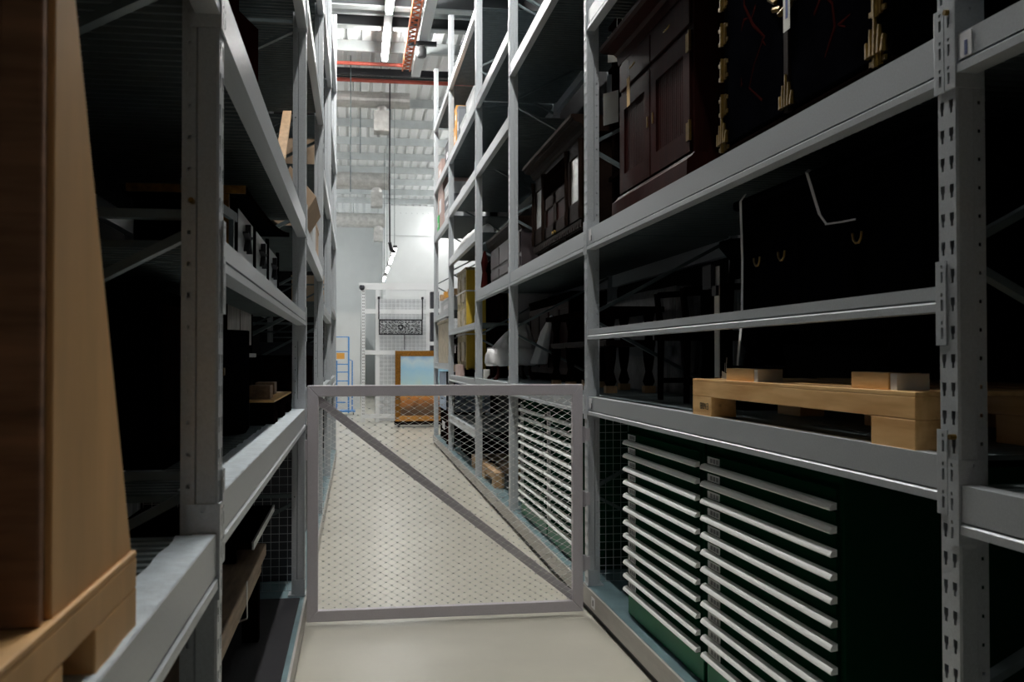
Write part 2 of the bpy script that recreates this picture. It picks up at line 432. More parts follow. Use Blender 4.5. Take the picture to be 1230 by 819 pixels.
# wire screens closing the low bays beside the gate
def screen(root, x0, x1, y, z0, z1, p=.05):
    mb = MB(); x = x0
    while x <= x1 + 1e-6: mb.bar((x, y, z0), (x, y, z1), .003, .003, (0, 1, 0)); x += p
    z = z0
    while z <= z1 + 1e-6: mb.bar((x0, y - .003, z), (x1, y - .003, z), .003, .003); z += p
    on(root, mb, 'wire_screen', 'screen')
screen(right_rack, RX + .085, RX + .96, 6.235, .17, 1.23)
screen(left_rack, LX - .96, LX - .085, 6.285, .17, 1.17)
screen(left_rack, LX - .96, LX - .085, 9.51, .17, 1.17)

# ------------------------------------------------------------------ gate across the aisle
GY = 6.08
g = thing('aisle_gate', 'grey framed cable mesh gate closing the aisle between the racks', 'gate', (-.283, GY, .0))
gx0, gx1, gz0, gz1 = -.283, 1.400, .028, 1.435
fr = MB(); T = .066
fr.hexa([(gx0, GY - .022, gz0), (gx0 + T, GY - .022, gz0 + T), (gx0 + T, GY + .022, gz0 + T), (gx0, GY + .022, gz0)],
        [(gx0, GY - .022, gz1), (gx0 + T, GY - .022, gz1 - T), (gx0 + T, GY + .022, gz1 - T), (gx0, GY + .022, gz1)])
g_ = fr.build('frame_stile', 'gate', g, bevel=.004)
fr = MB().hexa([(gx1 - T, GY - .022, gz0 + T), (gx1, GY - .022, gz0), (gx1, GY + .022, gz0), (gx1 - T, GY + .022, gz0 + T)],
               [(gx1 - T, GY - .022, gz1 - T), (gx1, GY - .022, gz1), (gx1, GY + .022, gz1), (gx1 - T, GY + .022, gz1 - T)])
fr.build('frame_stile', 'gate', g, bevel=.004)
fr = MB().hexa([(gx0 + T, GY - .022, gz1 - T), (gx1 - T, GY - .022, gz1 - T), (gx1 - T, GY + .022, gz1 - T), (gx0 + T, GY + .022, gz1 - T)],
               [(gx0, GY - .022, gz1), (gx1, GY - .022, gz1), (gx1, GY + .022, gz1), (gx0, GY + .022, gz1)])
fr.build('frame_rail', 'gate', g, bevel=.004)
fr = MB().hexa([(gx0, GY - .022, gz0), (gx1, GY - .022, gz0), (gx1, GY + .022, gz0), (gx0, GY + .022, gz0)],
               [(gx0 + T, GY - .022, gz0 + T), (gx1 - T, GY - .022, gz0 + T), (gx1 - T, GY + .022, gz0 + T), (gx0 + T, GY + .022, gz0 + T)])
fr.build('frame_rail', 'gate', g, bevel=.004)
MB().bar((gx0 + T - .01, GY + .012, gz1 - T - .015), (gx1 - T + .01, GY + .012, gz0 + T + .02), .016, .052, (0, 0, 1)).build('diagonal_brace', 'gate', g)
wm = MB(); CW, CH = .067, .0195
ix0, ix1, iz0, iz1 = gx0 + T - .004, gx1 - T + .004, gz0 + T - .004, gz1 - T + .004
nrow = int((iz1 - iz0) / CH); yw = GY - .006
for k in range(nrow):
    pts = []; n = int((ix1 - ix0) / (CW / 2))
    for i in range(n + 1):
        pts.append((ix0 + (ix1 - ix0) * i / n, yw, iz0 + (iz1 - iz0) * (k + ((i + k) % 2)) / nrow + (.0008 if (i + k) % 2 == 0 else -.0008)))
    wm.tube(pts, .0011, 3, False)
    for i in range(n + 1):
        if (i + k) % 2 == 0:
            p = pts[i]; wm.box(p[0] - .005, p[0] + .005, yw - .0028, yw + .0028, p[2] - .0042, p[2] + .0022)
wm.build('cable_mesh', 'wire', g)
rp = MB()
for a, b in (((ix0, iz0), (ix1, iz0)), ((ix0, iz1), (ix1, iz1)), ((ix0, iz0), (ix0, iz1)), ((ix1, iz0), (ix1, iz1))):
    rp.tube([(a[0], yw, a[1]), (b[0], yw, b[1])], .0028, 6)
rp.build('border_cable', 'wire', g)
for zz in (.32, .72, 1.12):
    hg = MB().tube([(gx1 + .012, GY + .01, zz - .05), (gx1 + .012, GY + .01, zz + .05)], .011, 10).box(gx1 - .002, gx1 + .05, GY + .004, GY + .012, zz - .04, zz + .04)
    hg.build('hinge', 'gate', g)
for zz in (1.05,):
    MB().box(gx0 - .012, gx0 + .004, GY - .018, GY + .018, zz - .06, zz + .06).build('latch', 'gate', g)

# ------------------------------------------------------------------ green plan chests
def plan_chest(x0, y0, y1, z0, label, group):
    """front on the plane x0, drawers facing the aisle"""
    L = y1 - y0; D = .92; H = 1.085
    r = thing('plan_chest', label, 'drawer cabinet', (x0, y0, z0), group)
    MB().box(x0 + .004, x0 + D, y0 + .003, y1 - .003, z0, z0 + H)  .build('carcass', 'greenshade', r, bevel=.004)
    MB().box(x0 - .001, x0 + .003, y0 + .012, y1 - .012, z0 + .01, z0 + .125).build('plinth_panel', 'green', r)
    n = 12; p = .0742
    for k in range(n):
        za = z0 + .135 + k * p
        d = MB().box(x0 - .012, x0 + .004, y0 + .03, y1 - .03, za + .002, za + p - .003).build('drawer', 'greenshade', r, bevel=.002)
        hp = [(x0 - .012, za + .006), (x0 - .034, za + .003), (x0 - .037, za + .008), (x0 - .034, za + .016), (x0 - .028, za + .024), (x0 - .012, za + .028)]
        MB().prism(hp, 'y', y0 + .02, y1 - .02).build('grip_handle', 'alu', d)
        c = MB().box(x0 - .015, x0 - .012, y1 - .20, y1 - .06, za + .032, za + .062)
        MB().box(x0 - .015, x0 - .0122, y1 - .20, y1 - .06, za + .032, za + .062).build('card_holder', 'card', d)
        ib = MB()
        for j in range(3): ib.box(x0 - .016, x0 - .015, y1 - .19 + j * .035, y1 - .165 + j * .035, za + .038, za + .056)
        ib.build('card_print', 'greybox', d)
    return r
c1 = plan_chest(1.52, 2.945, 4.19, .1605, 'green plan chest with twelve drawers nearest the camera under the wooden pallet', 'green plan chests in front of the gate')
def named_dup(c, y, label, group): return dup(c, (c.location[0], y, c.location[2]), label, group)
named_dup(c1, 4.215, 'green plan chest with silver drawer grips beside the hinge side of the gate', 'green plan chests in front of the gate')
c3 = named_dup(c1, 6.60, 'nearer of the two green plan chests seen through the gate mesh', 'green plan chests behind the gate')
named_dup(c1, 7.865, 'farther of the two green plan chests seen through the gate mesh', 'green plan chests behind the gate')

# ------------------------------------------------------------------ pallets, blocks
def pallet(name_label, x0, x1, y0, y1, z0, h=.156, m='pine', group=None, label_txt=None, top=True):
    """stringer pallet: blocks, bottom runners, thick side boards and top boards; long side along y"""
    r = thing('wooden_pallet', name_label, 'pallet', (x0, y0, z0), group)
    W = x1 - x0; L = y1 - y0; bw = .11; bl = .23
    for ix in range(3):
        xa = x0 + ix * (W - bw) / 2
        for iy in range(3):
            if iy == 1 and ix == 0 : continue
            ya = y0 + iy * (L - bl) / 2
            MB().box(xa, xa + bw, ya, ya + bl, z0, z0 + h * .53).build('block', m, r, bevel=.003)
        MB().box(xa, xa + bw, y0, y1, z0 + h * .53, z0 + h * .92).build('stringer', m, r, bevel=.003)
    n = max(4, int(W / .155))
    for k in range(n):
        xa = x0 + k * (W - .125) / (n - 1)
        MB().box(xa, xa + .125, y0, y1, z0 + h * .92, z0 + h).build('top_board', top if isinstance(top, str) else m, r, bevel=.002)
    return r
ZL = 1.3505       # top of the right deck
pal = pallet('pale pine pallet on the right rack at eye level above the drawers', 1.464, 2.36, 2.44, 4.20, ZL, .158)
# stamped figures on the far block: 8 8 4 3 as strokes
SEG = {'8': 'abcdefg', '4': 'bcfg', '3': 'abcdg'}
def stroke_digits(txt, x, y_far, z, h, wd, gap):
    mb = MB(); t = h * .10
    for i, ch in enumerate(txt):
        ya = y_far - i * (wd + gap)                     # reads from far to near
        def hz(zc): mb.box(x - .0015, x, ya - wd, ya, zc - t / 2, zc + t / 2)
        def vt(yc, za, zb): mb.box(x - .0015, x, yc - t / 2, yc + t / 2, za, zb)
        for s in SEG[ch]:
            if s == 'a': hz(z + h)
            if s == 'g': hz(z + h / 2)
            if s == 'd': hz(z)
            if s == 'f': vt(ya, z + h / 2, z + h)
            if s == 'e': vt(ya, z, z + h / 2)
            if s == 'b': vt(ya - wd, z + h / 2, z + h)
            if s == 'c': vt(ya - wd, z, z + h / 2)
    return mb
stroke_digits('8843', 1.464, 4.10, ZL + .032, .024, .016, .010).build('stamp', 'ink', pal)
bk = MB().box(1.48, 1.58, 3.56, 3.84, ZL + .1585, ZL + .207).build('wooden_block', 'pine', None, bevel=.003, origin=(1.48, 3.56, ZL + .1585))
tag(bk, 'pine block on the pallet nearer the green drawers, under the white strap', 'block')
bk = MB().box(1.48, 1.58, 2.60, 2.815, ZL + .1585, ZL + .207).build('wooden_block', 'pine', None, bevel=.003, origin=(1.48, 2.60, ZL + .1585))
tag(bk, 'pine block on the pallet close to the nearest right hand post', 'block')
for y, lb in ((3.525, 'white foam pad against the far block on the pine pallet'), (2.56, 'white foam pad against the near block on the pine pallet')):
    o = MB().box(1.482, 1.58, y, y + .034, ZL + .1585, ZL + .205).build('foam_pad', 'webbing', None, origin=(1.482, y, ZL + .1585)); tag(o, lb, 'pad')
pallet('shadowed pallet on the right rack at the right edge of the picture', 1.50, 2.38, .30, 1.95, 1.2855, .155, 'palwood')

# black lacquer chest standing on those blocks, behind the straps
def panelled(r, x, y0, y1, z0, z1, n, m, frame=.05, proud=.012, knob=None, face=-1):
    """n framed door leaves on a face x = const (face -1 looks to -x, +1 to +x)"""
    w = (y1 - y0) / n
    for k in range(n):
        a, b = y0 + k * w + .004, y0 + (k + 1) * w - .004
        d = MB()
        d.box(x, x + face * proud, a, a + frame, z0, z1).box(x, x + face * proud, b - frame, b, z0, z1)
        d.box(x, x + face * proud, a + frame, b - frame, z0, z0 + frame).box(x, x + face * proud, a + frame, b - frame, z1 - frame, z1)
        d.box(x, x + face * proud * .3, a + frame, b - frame, z0 + frame, z1 - frame)
        dd = d.build('door', m, r, bevel=.003)
        if knob:
            yc = b - frame / 2 if k % 2 == 0 else a + frame / 2
            MB().tube([(x + face * proud, yc, (z0 + z1) / 2), (x + face * (proud + .02), yc, (z0 + z1) / 2)], [.012, .016], 10).build('knob', knob, dd)
r = thing('lacquer_chest', 'black lacquered chest strapped down on the pine pallet', 'chest', (1.6, 2.5, ZL + .158))
z0 = ZL + .207
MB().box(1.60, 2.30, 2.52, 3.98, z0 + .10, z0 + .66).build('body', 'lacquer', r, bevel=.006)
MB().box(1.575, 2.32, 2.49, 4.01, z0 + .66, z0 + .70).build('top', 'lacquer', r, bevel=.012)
for yy in (2.56, 3.64):
    for xx in (1.50, 2.2):
        MB().lathe(xx + .06, yy + .10, [(.03, z0), (.045, z0 + .02), (.03, z0 + .05), (.05, z0 + .10)], 10).build('foot', 'lacquer', r)
panelled(r, 1.60, 2.6, 3.9, z0 + .14, z0 + .62, 3, 'lacquer', .05, .012)
for yy in (2.95, 3.52, 3.75):
    MB().tube([(1.575, yy + .03 * math.cos(t), z0 + .44 + .035 * math.sin(t)) for t in [k * PI / 5 - PI for k in range(6)]], .004, 6).build('bail_handle', 'brass', r)
MB().box(1.49, 1.60, 3.42, 3.86, z0 + .001, z0 + .011).box(1.49, 1.60, 2.54, 2.80, z0 + .001, z0 + .011).build('base_rail', 'lacquer', r)
def ribbon(name, pts, w, m, wdir, label, cat, th=.002):
    mb = MB(); wd = Vector(wdir)
    for a, b in zip(pts, pts[1:]):
        a, b = Vector(a), Vector(b); n = (b - a).cross(wd).normalized() * th
        mb.hexa([a - wd * w / 2, a + wd * w / 2, a + wd * w / 2 + n, a - wd * w / 2 + n], [b - wd * w / 2, b + wd * w / 2, b + wd * w / 2 + n, b - wd * w / 2 + n])
    return tag(mb.build(name, m, None, origin=tuple(pts[0])), label, cat)
ribbon('lashing_strap', [(1.56, 3.83, 2.262), (1.545, 3.845, 2.235), (1.55, 3.84, 2.0), (1.545, 3.835, 1.76), (1.50, 3.775, z0 + .002)], .020, 'webbing', (0, 1, 0), 'white lashing strap hanging straight down to the far block', 'strap')
ribbon('lashing_strap', [(1.585, 3.30, 2.264), (1.565, 3.285, 2.250), (1.57, 3.20, 2.09), (1.575, 3.16, 2.052)], .024, 'webbing', (0, .95, .3), 'short white strap slanting down the front of the black chest', 'strap')
ribbon('lashing_strap', [(1.575, 3.165, 2.052), (1.585, 3.07, 2.047), (1.587, 2.98, 2.044)], .006, 'webbing', (0, 0, 1), 'white strap end lying level across the black chest front', 'strap')

# dark armchair and tall dark stand in the left half of the same shelf
def dark_chair(x, y, z, label, m='dark', sc_=1.0, group=None, face=-1):
    r = thing('armchair', label, 'chair', (x, y, z), group)
    W, D = .56 * sc_, .52 * sc_; hs = .42 * sc_; hb = .92 * sc_
    MB().box(x - D / 2, x + D / 2, y - W / 2, y + W / 2, z + hs - .05, z + hs).build('seat', m, r, bevel=.01)
    for sx in (-1, 1):
        for sy in (-1, 1):
            top = hb if sx == 1 else hs + .24 * sc_
            MB().tube([(x + sx * (D / 2 - .03), y + sy * (W / 2 - .03), z), (x + sx * (D / 2 - .035), y + sy * (W / 2 - .03), z + hs), (x + sx * (D / 2 - .01), y + sy * (W / 2 - .03), z + top)], [.018, .022, .018], 8).build('leg', m, r)
    bk = MB().box(x + D / 2 - .03, x + D / 2 - .005, y - W / 2 + .02, y + W / 2 - .02, z + hb - .16, z + hb - .02)
    bk.box(x + D / 2 - .025, x + D / 2 - .008, y - .09, y + .09, z + hs, z + hb - .1)
    bk.build('backrest', m, r, bevel=.012)
    for sy in (-1, 1):
        MB().tube([(x + D / 2 - .02, y + sy * (W / 2 - .03), z + hs + .26 * sc_), (x, y + sy * (W / 2 - .01), z + hs + .25 * sc_), (x - D / 2 + .02, y + sy * (W / 2 - .03), z + hs + .23 * sc_)], .018, 8).build('arm', m, r)
    st = MB().box(x - D / 2 + .03, x + D / 2 - .03, y - W / 2 + .02, y - W / 2 + .04, z + .10, z + .13).box(x - D / 2 + .03, x + D / 2 - .03, y + W / 2 - .04, y + W / 2 - .02, z + .10, z + .13)
    st.build('stretcher', m, r); return r
dark_chair(2.0, 5.45, ZL, 'dark wooden armchair in the shadow behind the middle right beam', 'dark', .95)
r = thing('carved_stand', 'tall black stand with a white strip hanging on it behind the middle beam', 'stand', (1.95, 4.72, ZL))
MB().box(1.80, 2.25, 4.45, 4.98, ZL, ZL + .07).build('plinth', 'lacquer', r, bevel=.012)
MB().lathe(2.02, 4.72, [(.19, ZL + .07), (.20, ZL + .10), (.11, ZL + .17), (.08, ZL + .36), (.12, ZL + .52), (.08, ZL + .62), (.17, ZL + .74), (.22, ZL + .80), (.22, ZL + .83)], 20).build('pedestal', 'lacquer', r, smooth=True)
o = MB().box(1.80, 1.805, 4.765, 4.83, 1.50, 2.06).build('paper_strip', 'paper', None, origin=(1.80, 4.765, 1.50)); tag(o, 'long white paper strip hanging behind the middle right beam', 'strip')
o = MB().box(1.77, 1.795, 4.80, 4.92, 1.95, 2.07).box(1.775, 1.79, 4.74, 4.80, 1.91, 1.96).build('buckle', 'blackbox', None, origin=(1.77, 4.80, 1.95)); tag(o, 'black buckle pad at the top of the white paper strip', 'buckle')

def label_tag(x, y, z, w, h, m, label, axis='y', tilt=0.0, print_m=None, string=.06):
    r = thing('paper_tag', label, 'tag', (x, y, z))
    mb = MB()
    if axis == 'y':
        mb.hexa([(x, y - w / 2, z - h), (x + .002, y - w / 2, z - h), (x + .002, y + w / 2, z - h + tilt), (x, y + w / 2, z - h + tilt)],
                [(x, y - w / 2, z - tilt), (x + .002, y - w / 2, z - tilt), (x + .002, y + w / 2, z), (x, y + w / 2, z)])
    else:
        mb.hexa([(x - w / 2, y, z - h), (x + w / 2, y, z - h + tilt), (x + w / 2, y + .002, z - h + tilt), (x - w / 2, y + .002, z - h)],
                [(x - w / 2, y, z - tilt), (x + w / 2, y, z), (x + w / 2, y + .002, z), (x - w / 2, y + .002, z - tilt)])
    mb.build('card', m, r)
    if print_m:
        pm = MB()
        if axis == 'y': pm.box(x - .001, x, y - w * .22, y + w * .12, z - h * .82, z - h * .22)
        else: pm.box(x - w * .22, x + w * .12, y - .001, y, z - h * .82, z - h * .22)
        pm.build('print', print_m, r)
    MB().tube([(x + .001, y, z - .004), (x + .004, y, z + string)], .0012, 4).build('string', 'webbing', r)
    return r
label_tag(1.61, 4.18, ZL + .19, .10, .16, 'paper', 'white printed tag leaning at the far end of the pine pallet', 'y', .02, 'blueink')
label_tag(1.66, 4.33, ZL + .165, .09, .15, 'kraft', 'brown kraft tag hanging beside the far end of the pine pallet', 'y', .03)
label_tag(1.80, 4.40, 2.005, .06, .05, 'paper', 'small pale tag in the dark above the middle right beam', 'y', 0)

# ------------------------------------------------------------------ upper right shelf (z = 2.41)
ZU = 2.4085
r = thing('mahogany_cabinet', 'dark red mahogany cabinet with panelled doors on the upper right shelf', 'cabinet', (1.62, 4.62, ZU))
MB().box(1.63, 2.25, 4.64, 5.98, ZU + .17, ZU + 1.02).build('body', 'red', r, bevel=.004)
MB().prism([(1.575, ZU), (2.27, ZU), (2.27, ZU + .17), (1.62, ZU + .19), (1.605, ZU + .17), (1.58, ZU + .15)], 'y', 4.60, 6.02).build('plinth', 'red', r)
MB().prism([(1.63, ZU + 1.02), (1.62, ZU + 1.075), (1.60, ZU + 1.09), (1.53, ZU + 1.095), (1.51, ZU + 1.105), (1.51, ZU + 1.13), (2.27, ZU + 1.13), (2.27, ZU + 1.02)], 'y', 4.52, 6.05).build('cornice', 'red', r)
for k, (a, b) in enumerate(((4.66, 5.31), (5.33, 5.96))):
    d = MB(); x = 1.63
    d.box(x - .016, x, a, a + .10, ZU + .20, ZU + .80).box(x - .016, x, b - .10, b, ZU + .20, ZU + .80)
    d.box(x - .016, x, a + .10, b - .10, ZU + .20, ZU + .31).box(x - .016, x, a + .10, b - .10, ZU + .70, ZU + .80)
    y = a + .10
    while y < b - .11: d.box(x - .006, x, y + .003, y + .030, ZU + .31, ZU + .70); y += .033
    dd = d.build('door', 'red', r)
    MB().box(x - .02, x - .016, (b - .05 if k == 0 else a + .03), (b - .03 if k == 0 else a + .05), ZU + .48, ZU + .54).build('escutcheon', 'brass', dd)
for a, b in ((4.66, 5.31), (5.33, 5.96)):
    d = MB().box(1.614, 1.63, a, b, ZU + .83, ZU + .99).build('drawer', 'red', r, bevel=.004)
    MB().tube([(1.605 - .012 * math.sin(t), (a + b) / 2 + .05 * math.cos(t), ZU + .915 - .02 * math.sin(t)) for t in [k * PI / 6 for k in range(7)]], .004, 6).build('bail_handle', 'brass', d)
for zz in (ZU + .30, ZU + .74):
    MB().box(1.608, 1.614, 4.645, 4.70, zz - .045, zz + .045).box(1.60, 1.612, 4.63, 4.645, zz - .05, zz + .05).build('hinge', 'brass', r)
label_tag(1.585, 5.662, 3.25, .06, .17, 'kraft', 'long brown tag hanging from the drawer of the mahogany cabinet', 'y', .0, None, .10)

r = thing('lacquer_cabinet', 'black lacquer cabinet with brass hinges on the upper right shelf', 'cabinet', (1.58, 2.8, ZU))
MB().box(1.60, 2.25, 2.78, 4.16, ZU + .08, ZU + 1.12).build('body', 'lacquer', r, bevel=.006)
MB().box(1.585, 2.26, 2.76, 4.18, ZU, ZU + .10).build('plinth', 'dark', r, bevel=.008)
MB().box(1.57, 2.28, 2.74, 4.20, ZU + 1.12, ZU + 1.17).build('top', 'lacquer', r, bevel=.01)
def motif(mb, x, yc, zc, s, seed):
    rnd = random.Random(seed); p = [(x, yc, zc)]
    for k in range(9): p.append((x, yc + rnd.uniform(-.12, .12) * s, zc + (k - 4) * .075 * s + rnd.uniform(-.02, .02)))
    mb.tube(p[1:], [.004 + .006 * rnd.random() for _ in p[1:]], 4)
    for k in range(9):
        yy, zz = yc + rnd.uniform(-.13, .13) * s, zc + rnd.uniform(-.34, .34) * s
        mb.tube([(x, yy, zz), (x, yy + rnd.uniform(-.07, .07), zz + rnd.uniform(-.05, .05)), (x, yy + rnd.uniform(-.09, .09), zz + .03)], [.003, .008, .002], 4)
for a, b in ((2.86, 3.45), (3.49, 4.08)):
    d = MB().box(1.582, 1.60, a, b, ZU + .11, ZU + 1.09)
    d = d.build('door', 'lacquer', r, bevel=.005)
    mo = MB(); motif(mo, 1.5835, (a + b) / 2, ZU + .55, 1.1, a); mo.v = [(1.5814 + (v[0] - 1.5835) * .12, v[1], v[2]) for v in mo.v]; mo.build('painted_figure', 'maroon', d)
for k in range(6):
    zz = ZU + .13 + k * .155
    for (ya, yb) in ((4.085, 4.15), (2.80, 2.855)):
        h = MB().box(1.576, 1.584, ya, yb, zz - .045, zz + .045).tube([(1.576, (ya + yb) / 2, zz - .05), (1.576, (ya + yb) / 2, zz + .05)], .009, 8)
        for e in (-1, 1): h.box(1.578, 1.586, ya - .02, yb + .02, zz + e * .03 - .008, zz + e * .03 + .008)
        h.build('hinge', 'brass', r)
pl = MB()
for k in range(16):
    a = 2 * PI * k / 16
    pl.tube([(1.578, 3.47 + .13 * math.cos(a), ZU + .66 + .17 * math.sin(a)), (1.572, 3.47 + .16 * math.cos(a + .3), ZU + .66 + .19 * math.sin(a + .3))], .011, 6)
pl.tube([(1.572, 3.47, ZU + .66), (1.582, 3.47, ZU + .66)], .115, 18).build('lock_plate', 'brass', r)
for yc in (3.47, 2.83, 4.12):
    cm = MB()
    for k in range(5): cm.tube([(1.577, yc + (k - 2) * .022, ZU + .12), (1.574, yc + (k - 2) * .026, ZU + .24 - abs(k - 2) * .035)], [.013, .006], 6)
    cm.build('corner_mount', 'brass', r)
MB().box(1.574, 1.60, 3.452, 3.488, ZU + .10, ZU + 1.09).build('closing_stile', 'brown', r)
label_tag(1.555, 3.42, 3.04, .055, .245, 'paper', 'white tag with blue print hanging on the black lacquer cabinet', 'y', .0, 'blueink', .10)

# dresser just beyond the post
r = thing('plate_dresser', 'dark open dresser behind the second right post on the upper shelf', 'dresser', (1.75, 6.36, ZU))
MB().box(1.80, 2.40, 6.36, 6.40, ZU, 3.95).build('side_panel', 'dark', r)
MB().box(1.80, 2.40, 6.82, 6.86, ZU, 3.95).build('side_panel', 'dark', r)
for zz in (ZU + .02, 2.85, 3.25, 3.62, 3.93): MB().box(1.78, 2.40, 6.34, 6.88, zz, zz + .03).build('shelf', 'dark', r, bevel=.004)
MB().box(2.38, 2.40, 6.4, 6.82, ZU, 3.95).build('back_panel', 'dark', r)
label_tag(1.69, 6.31, 3.72, .12, .19, 'paper', 'white paper tag high beside the second right post', 'x', .02, None, .14)
label_tag(1.72, 6.295, 3.72, .085, .16, 'kraft', 'brown edged tag overlapping the white tag by the second right post', 'x', .0, 'paper', .14)
label_tag(1.655, 6.33, 3.36, .10, .24, 'paper', 'white sheet in the dresser left of the mahogany cabinet', 'x', .03, None, .05)

# ornate cabinet with glazed side doors
r = thing('carved_cabinet', 'carved dark cabinet with two mirrored doors on the upper right shelf', 'cabinet', (1.6, 6.95, ZU))
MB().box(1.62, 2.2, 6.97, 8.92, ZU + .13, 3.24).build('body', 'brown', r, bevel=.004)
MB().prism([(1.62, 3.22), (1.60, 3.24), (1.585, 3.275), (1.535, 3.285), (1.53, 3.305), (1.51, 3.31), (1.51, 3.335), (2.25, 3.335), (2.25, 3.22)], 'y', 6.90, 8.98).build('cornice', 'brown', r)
for yy in (7.0, 7.6, 8.25, 8.83):
    MB().lathe(1.66, yy + .03, [(.025, ZU), (.035, ZU + .04), (.02, ZU + .08), (.035, ZU + .135)], 10).build('foot', 'brown', r)
ap = MB(); y = 6.98
ap.box(1.604, 1.62, 6.98, 8.93, ZU + .16, ZU + .19)
while y < 8.9: ap.box(1.602, 1.622, y, y + .05, ZU + .135, ZU + .17); y += .075
ap.build('apron', 'brown', r)
for a, b, key in ((7.00, 7.42, 0), (8.46, 8.88, 0)):
    d = MB().box(1.60, 1.62, a, a + .07, ZU + .2, 3.18).box(1.60, 1.62, b - .07, b, ZU + .2, 3.18).box(1.60, 1.62, a, b, ZU + .2, ZU + .34).box(1.60, 1.62, a, b, 3.08, 3.18)
    dd = d.build('door', 'brown', r, bevel=.004)
    MB().box(1.612, 1.619, a + .07, b - .07, ZU + .34, 3.08).build('mirror', 'mirror', dd)
for a, b in ((7.50, 7.93), (7.95, 8.38)):
    d = MB().box(1.60, 1.62, a, a + .06, ZU + .2, 2.95).box(1.60, 1.62, b - .06, b, ZU + .2, 2.95).box(1.60, 1.62, a, b, ZU + .2, ZU + .3).box(1.60, 1.62, a, b, 2.85, 2.95)
    dd = d.build('door', 'brown', r, bevel=.004)
    MB().box(1.61, 1.619, a + .06, b - .06, ZU + .3, 2.85).build('carved_panel', 'red', dd)
    MB().tube([(1.60, (b - .03 if a < 7.6 else a + .03), 2.62), (1.585, (b - .03 if a < 7.6 else a + .03), 2.62)], .014, 8).build('knob', 'brass', dd)
MB().box(1.596, 1.62, 7.5, 8.38, 2.98, 3.16).build('frieze_panel', 'dark', r, bevel=.006)
for yy in (7.46, 8.42, 6.985, 8.90):
    MB().lathe(1.605, yy, [(.022, ZU + .2), (.026, ZU + .26), (.018, ZU + .32), (.024, 2.9), (.018, 3.05), (.028, 3.18)], 8).build('column', 'brown', r)

# long mauve chest with a red tassel
r = thing('altar_chest', 'long mauve grey chest with moulded top on the upper right shelf', 'chest', (1.6, 9.55, ZU))
MB().box(1.60, 2.2, 9.56, 11.75, ZU + .04, 2.90).build('body', 'mauve', r, bevel=.004)
MB().prism([(1.60, 2.86), (1.56, 2.90), (1.54, 2.95), (1.54, 2.98), (2.22, 2.98), (2.22, 2.86)], 'y', 9.52, 11.80).build('top', 'brown', r)
MB().box(1.58, 2.2, 9.54, 11.77, ZU, ZU + .06).build('plinth', 'brown', r, bevel=.006)
for a, b in ((9.62, 10.3), (10.35, 11.0), (11.05, 11.70)):
    MB().box(1.588, 1.60, a, b, ZU + .10, 2.60).box(1.588, 1.60, a, b, 2.64, 2.84).build('drawer_front', 'mauve', r, bevel=.004)
ts = MB().tube([(1.53, 11.82, 2.88), (1.53, 11.83, 2.74), (1.52, 11.82, 2.62)], [.012, .045, .02], 10)
ts.tube([(1.53, 11.82, 2.62), (1.525, 11.82, 2.44)], [.03, .045], 10)
tag(ts.build('tassel', 'maroon', None, origin=(1.53, 11.82, 2.42)), 'dark red tassel at the far end of the long mauve chest', 'tassel')
r = thing('wardrobe', 'dark red brown wardrobe between the carved cabinet and the mauve chest', 'wardrobe', (1.72, 9.02, ZU))
MB().box(1.72, 2.25, 8.99, 9.33, ZU, 3.05).build('body', 'red', r, bevel=.005)
MB().box(1.70, 2.26, 8.985, 9.34, 3.05, 3.09).build('top', 'red', r, bevel=.008)

# ------------------------------------------------------------------ lower right shelf beyond the gate
# wrapped chair
r = thing('wrapped_chair', 'chair wrapped in white tissue on the right shelf beyond the gate', 'chair', (1.55, 11.3, ZL))
def cloth_ring(mb, rings, n=40, amp=.018, seed=3):
    rnd = random.Random(seed); base = len(mb.v)
    ph = [rnd.uniform(0, 6) for _ in range(4)]
    for j, (cx, cy, hx, hy, z) in enumerate(rings):
        for k in range(n):
            t = 2 * PI * k / n; c, s_ = math.cos(t), math.sin(t)
            e = .45; x = math.copysign(abs(c) ** e, c) * hx; y = math.copysign(abs(s_) ** e, s_) * hy
            f = 1 + amp / max(hx, .05) * (math.sin(7 * t + ph[0] + j) + .7 * math.sin(13 * t + ph[1] - 2 * j))
            mb.v.append((cx + x * f, cy + y * f, z + amp * .5 * math.sin(5 * t + ph[2] + j)))
    m = len(rings)
    for j in range(m - 1):
        for k in range(n):
            k2 = (k + 1) % n
            mb.f.append((base + j * n + k, base + j * n + k2, base + (j + 1) * n + k2, base + (j + 1) * n + k))
    mb.f.append(tuple(base + k for k in range(n))[::-1]); mb.f.append(tuple(base + (m - 1) * n + k for k in range(n)))
    return mb
cx, cy = 1.78, 11.40
cl = cloth_ring(MB(), [(cx, cy, .25, .36, ZL + .16), (cx, cy, .27, .38, ZL + .19), (cx, cy, .265, .375, ZL + .29), (cx, cy, .255, .365, ZL + .345), (cx + .02, cy, .22, .33, ZL + .36)], amp=.016)
cl.build('seat_wrap', 'cloth', r, smooth=True)
cl = cloth_ring(MB(), [(cx + .02, cy, .235, .35, ZL + .355), (cx + .05, cy, .19, .27, ZL + .44), (cx + .09, cy - .02, .13, .17, ZL + .54), (cx + .12, cy - .05, .07, .09, ZL + .62), (cx + .13, cy - .06, .04, .05, ZL + .64)], amp=.010, seed=5)
cl.build('back_wrap', 'cloth', r, smooth=True)
cl = MB().hexa([(1.90, 10.40, ZL + .18), (2.02, 10.40, ZL + .18), (2.05, 11.0, ZL + .18), (1.93, 11.0, ZL + .18)], [(2.00, 10.15, ZL + .70), (2.03, 10.15, ZL + .70), (2.04, 10.60, ZL + .54), (1.98, 10.60, ZL + .54)])
cl.build('draped_flap', 'cloth', r, bevel=.02)
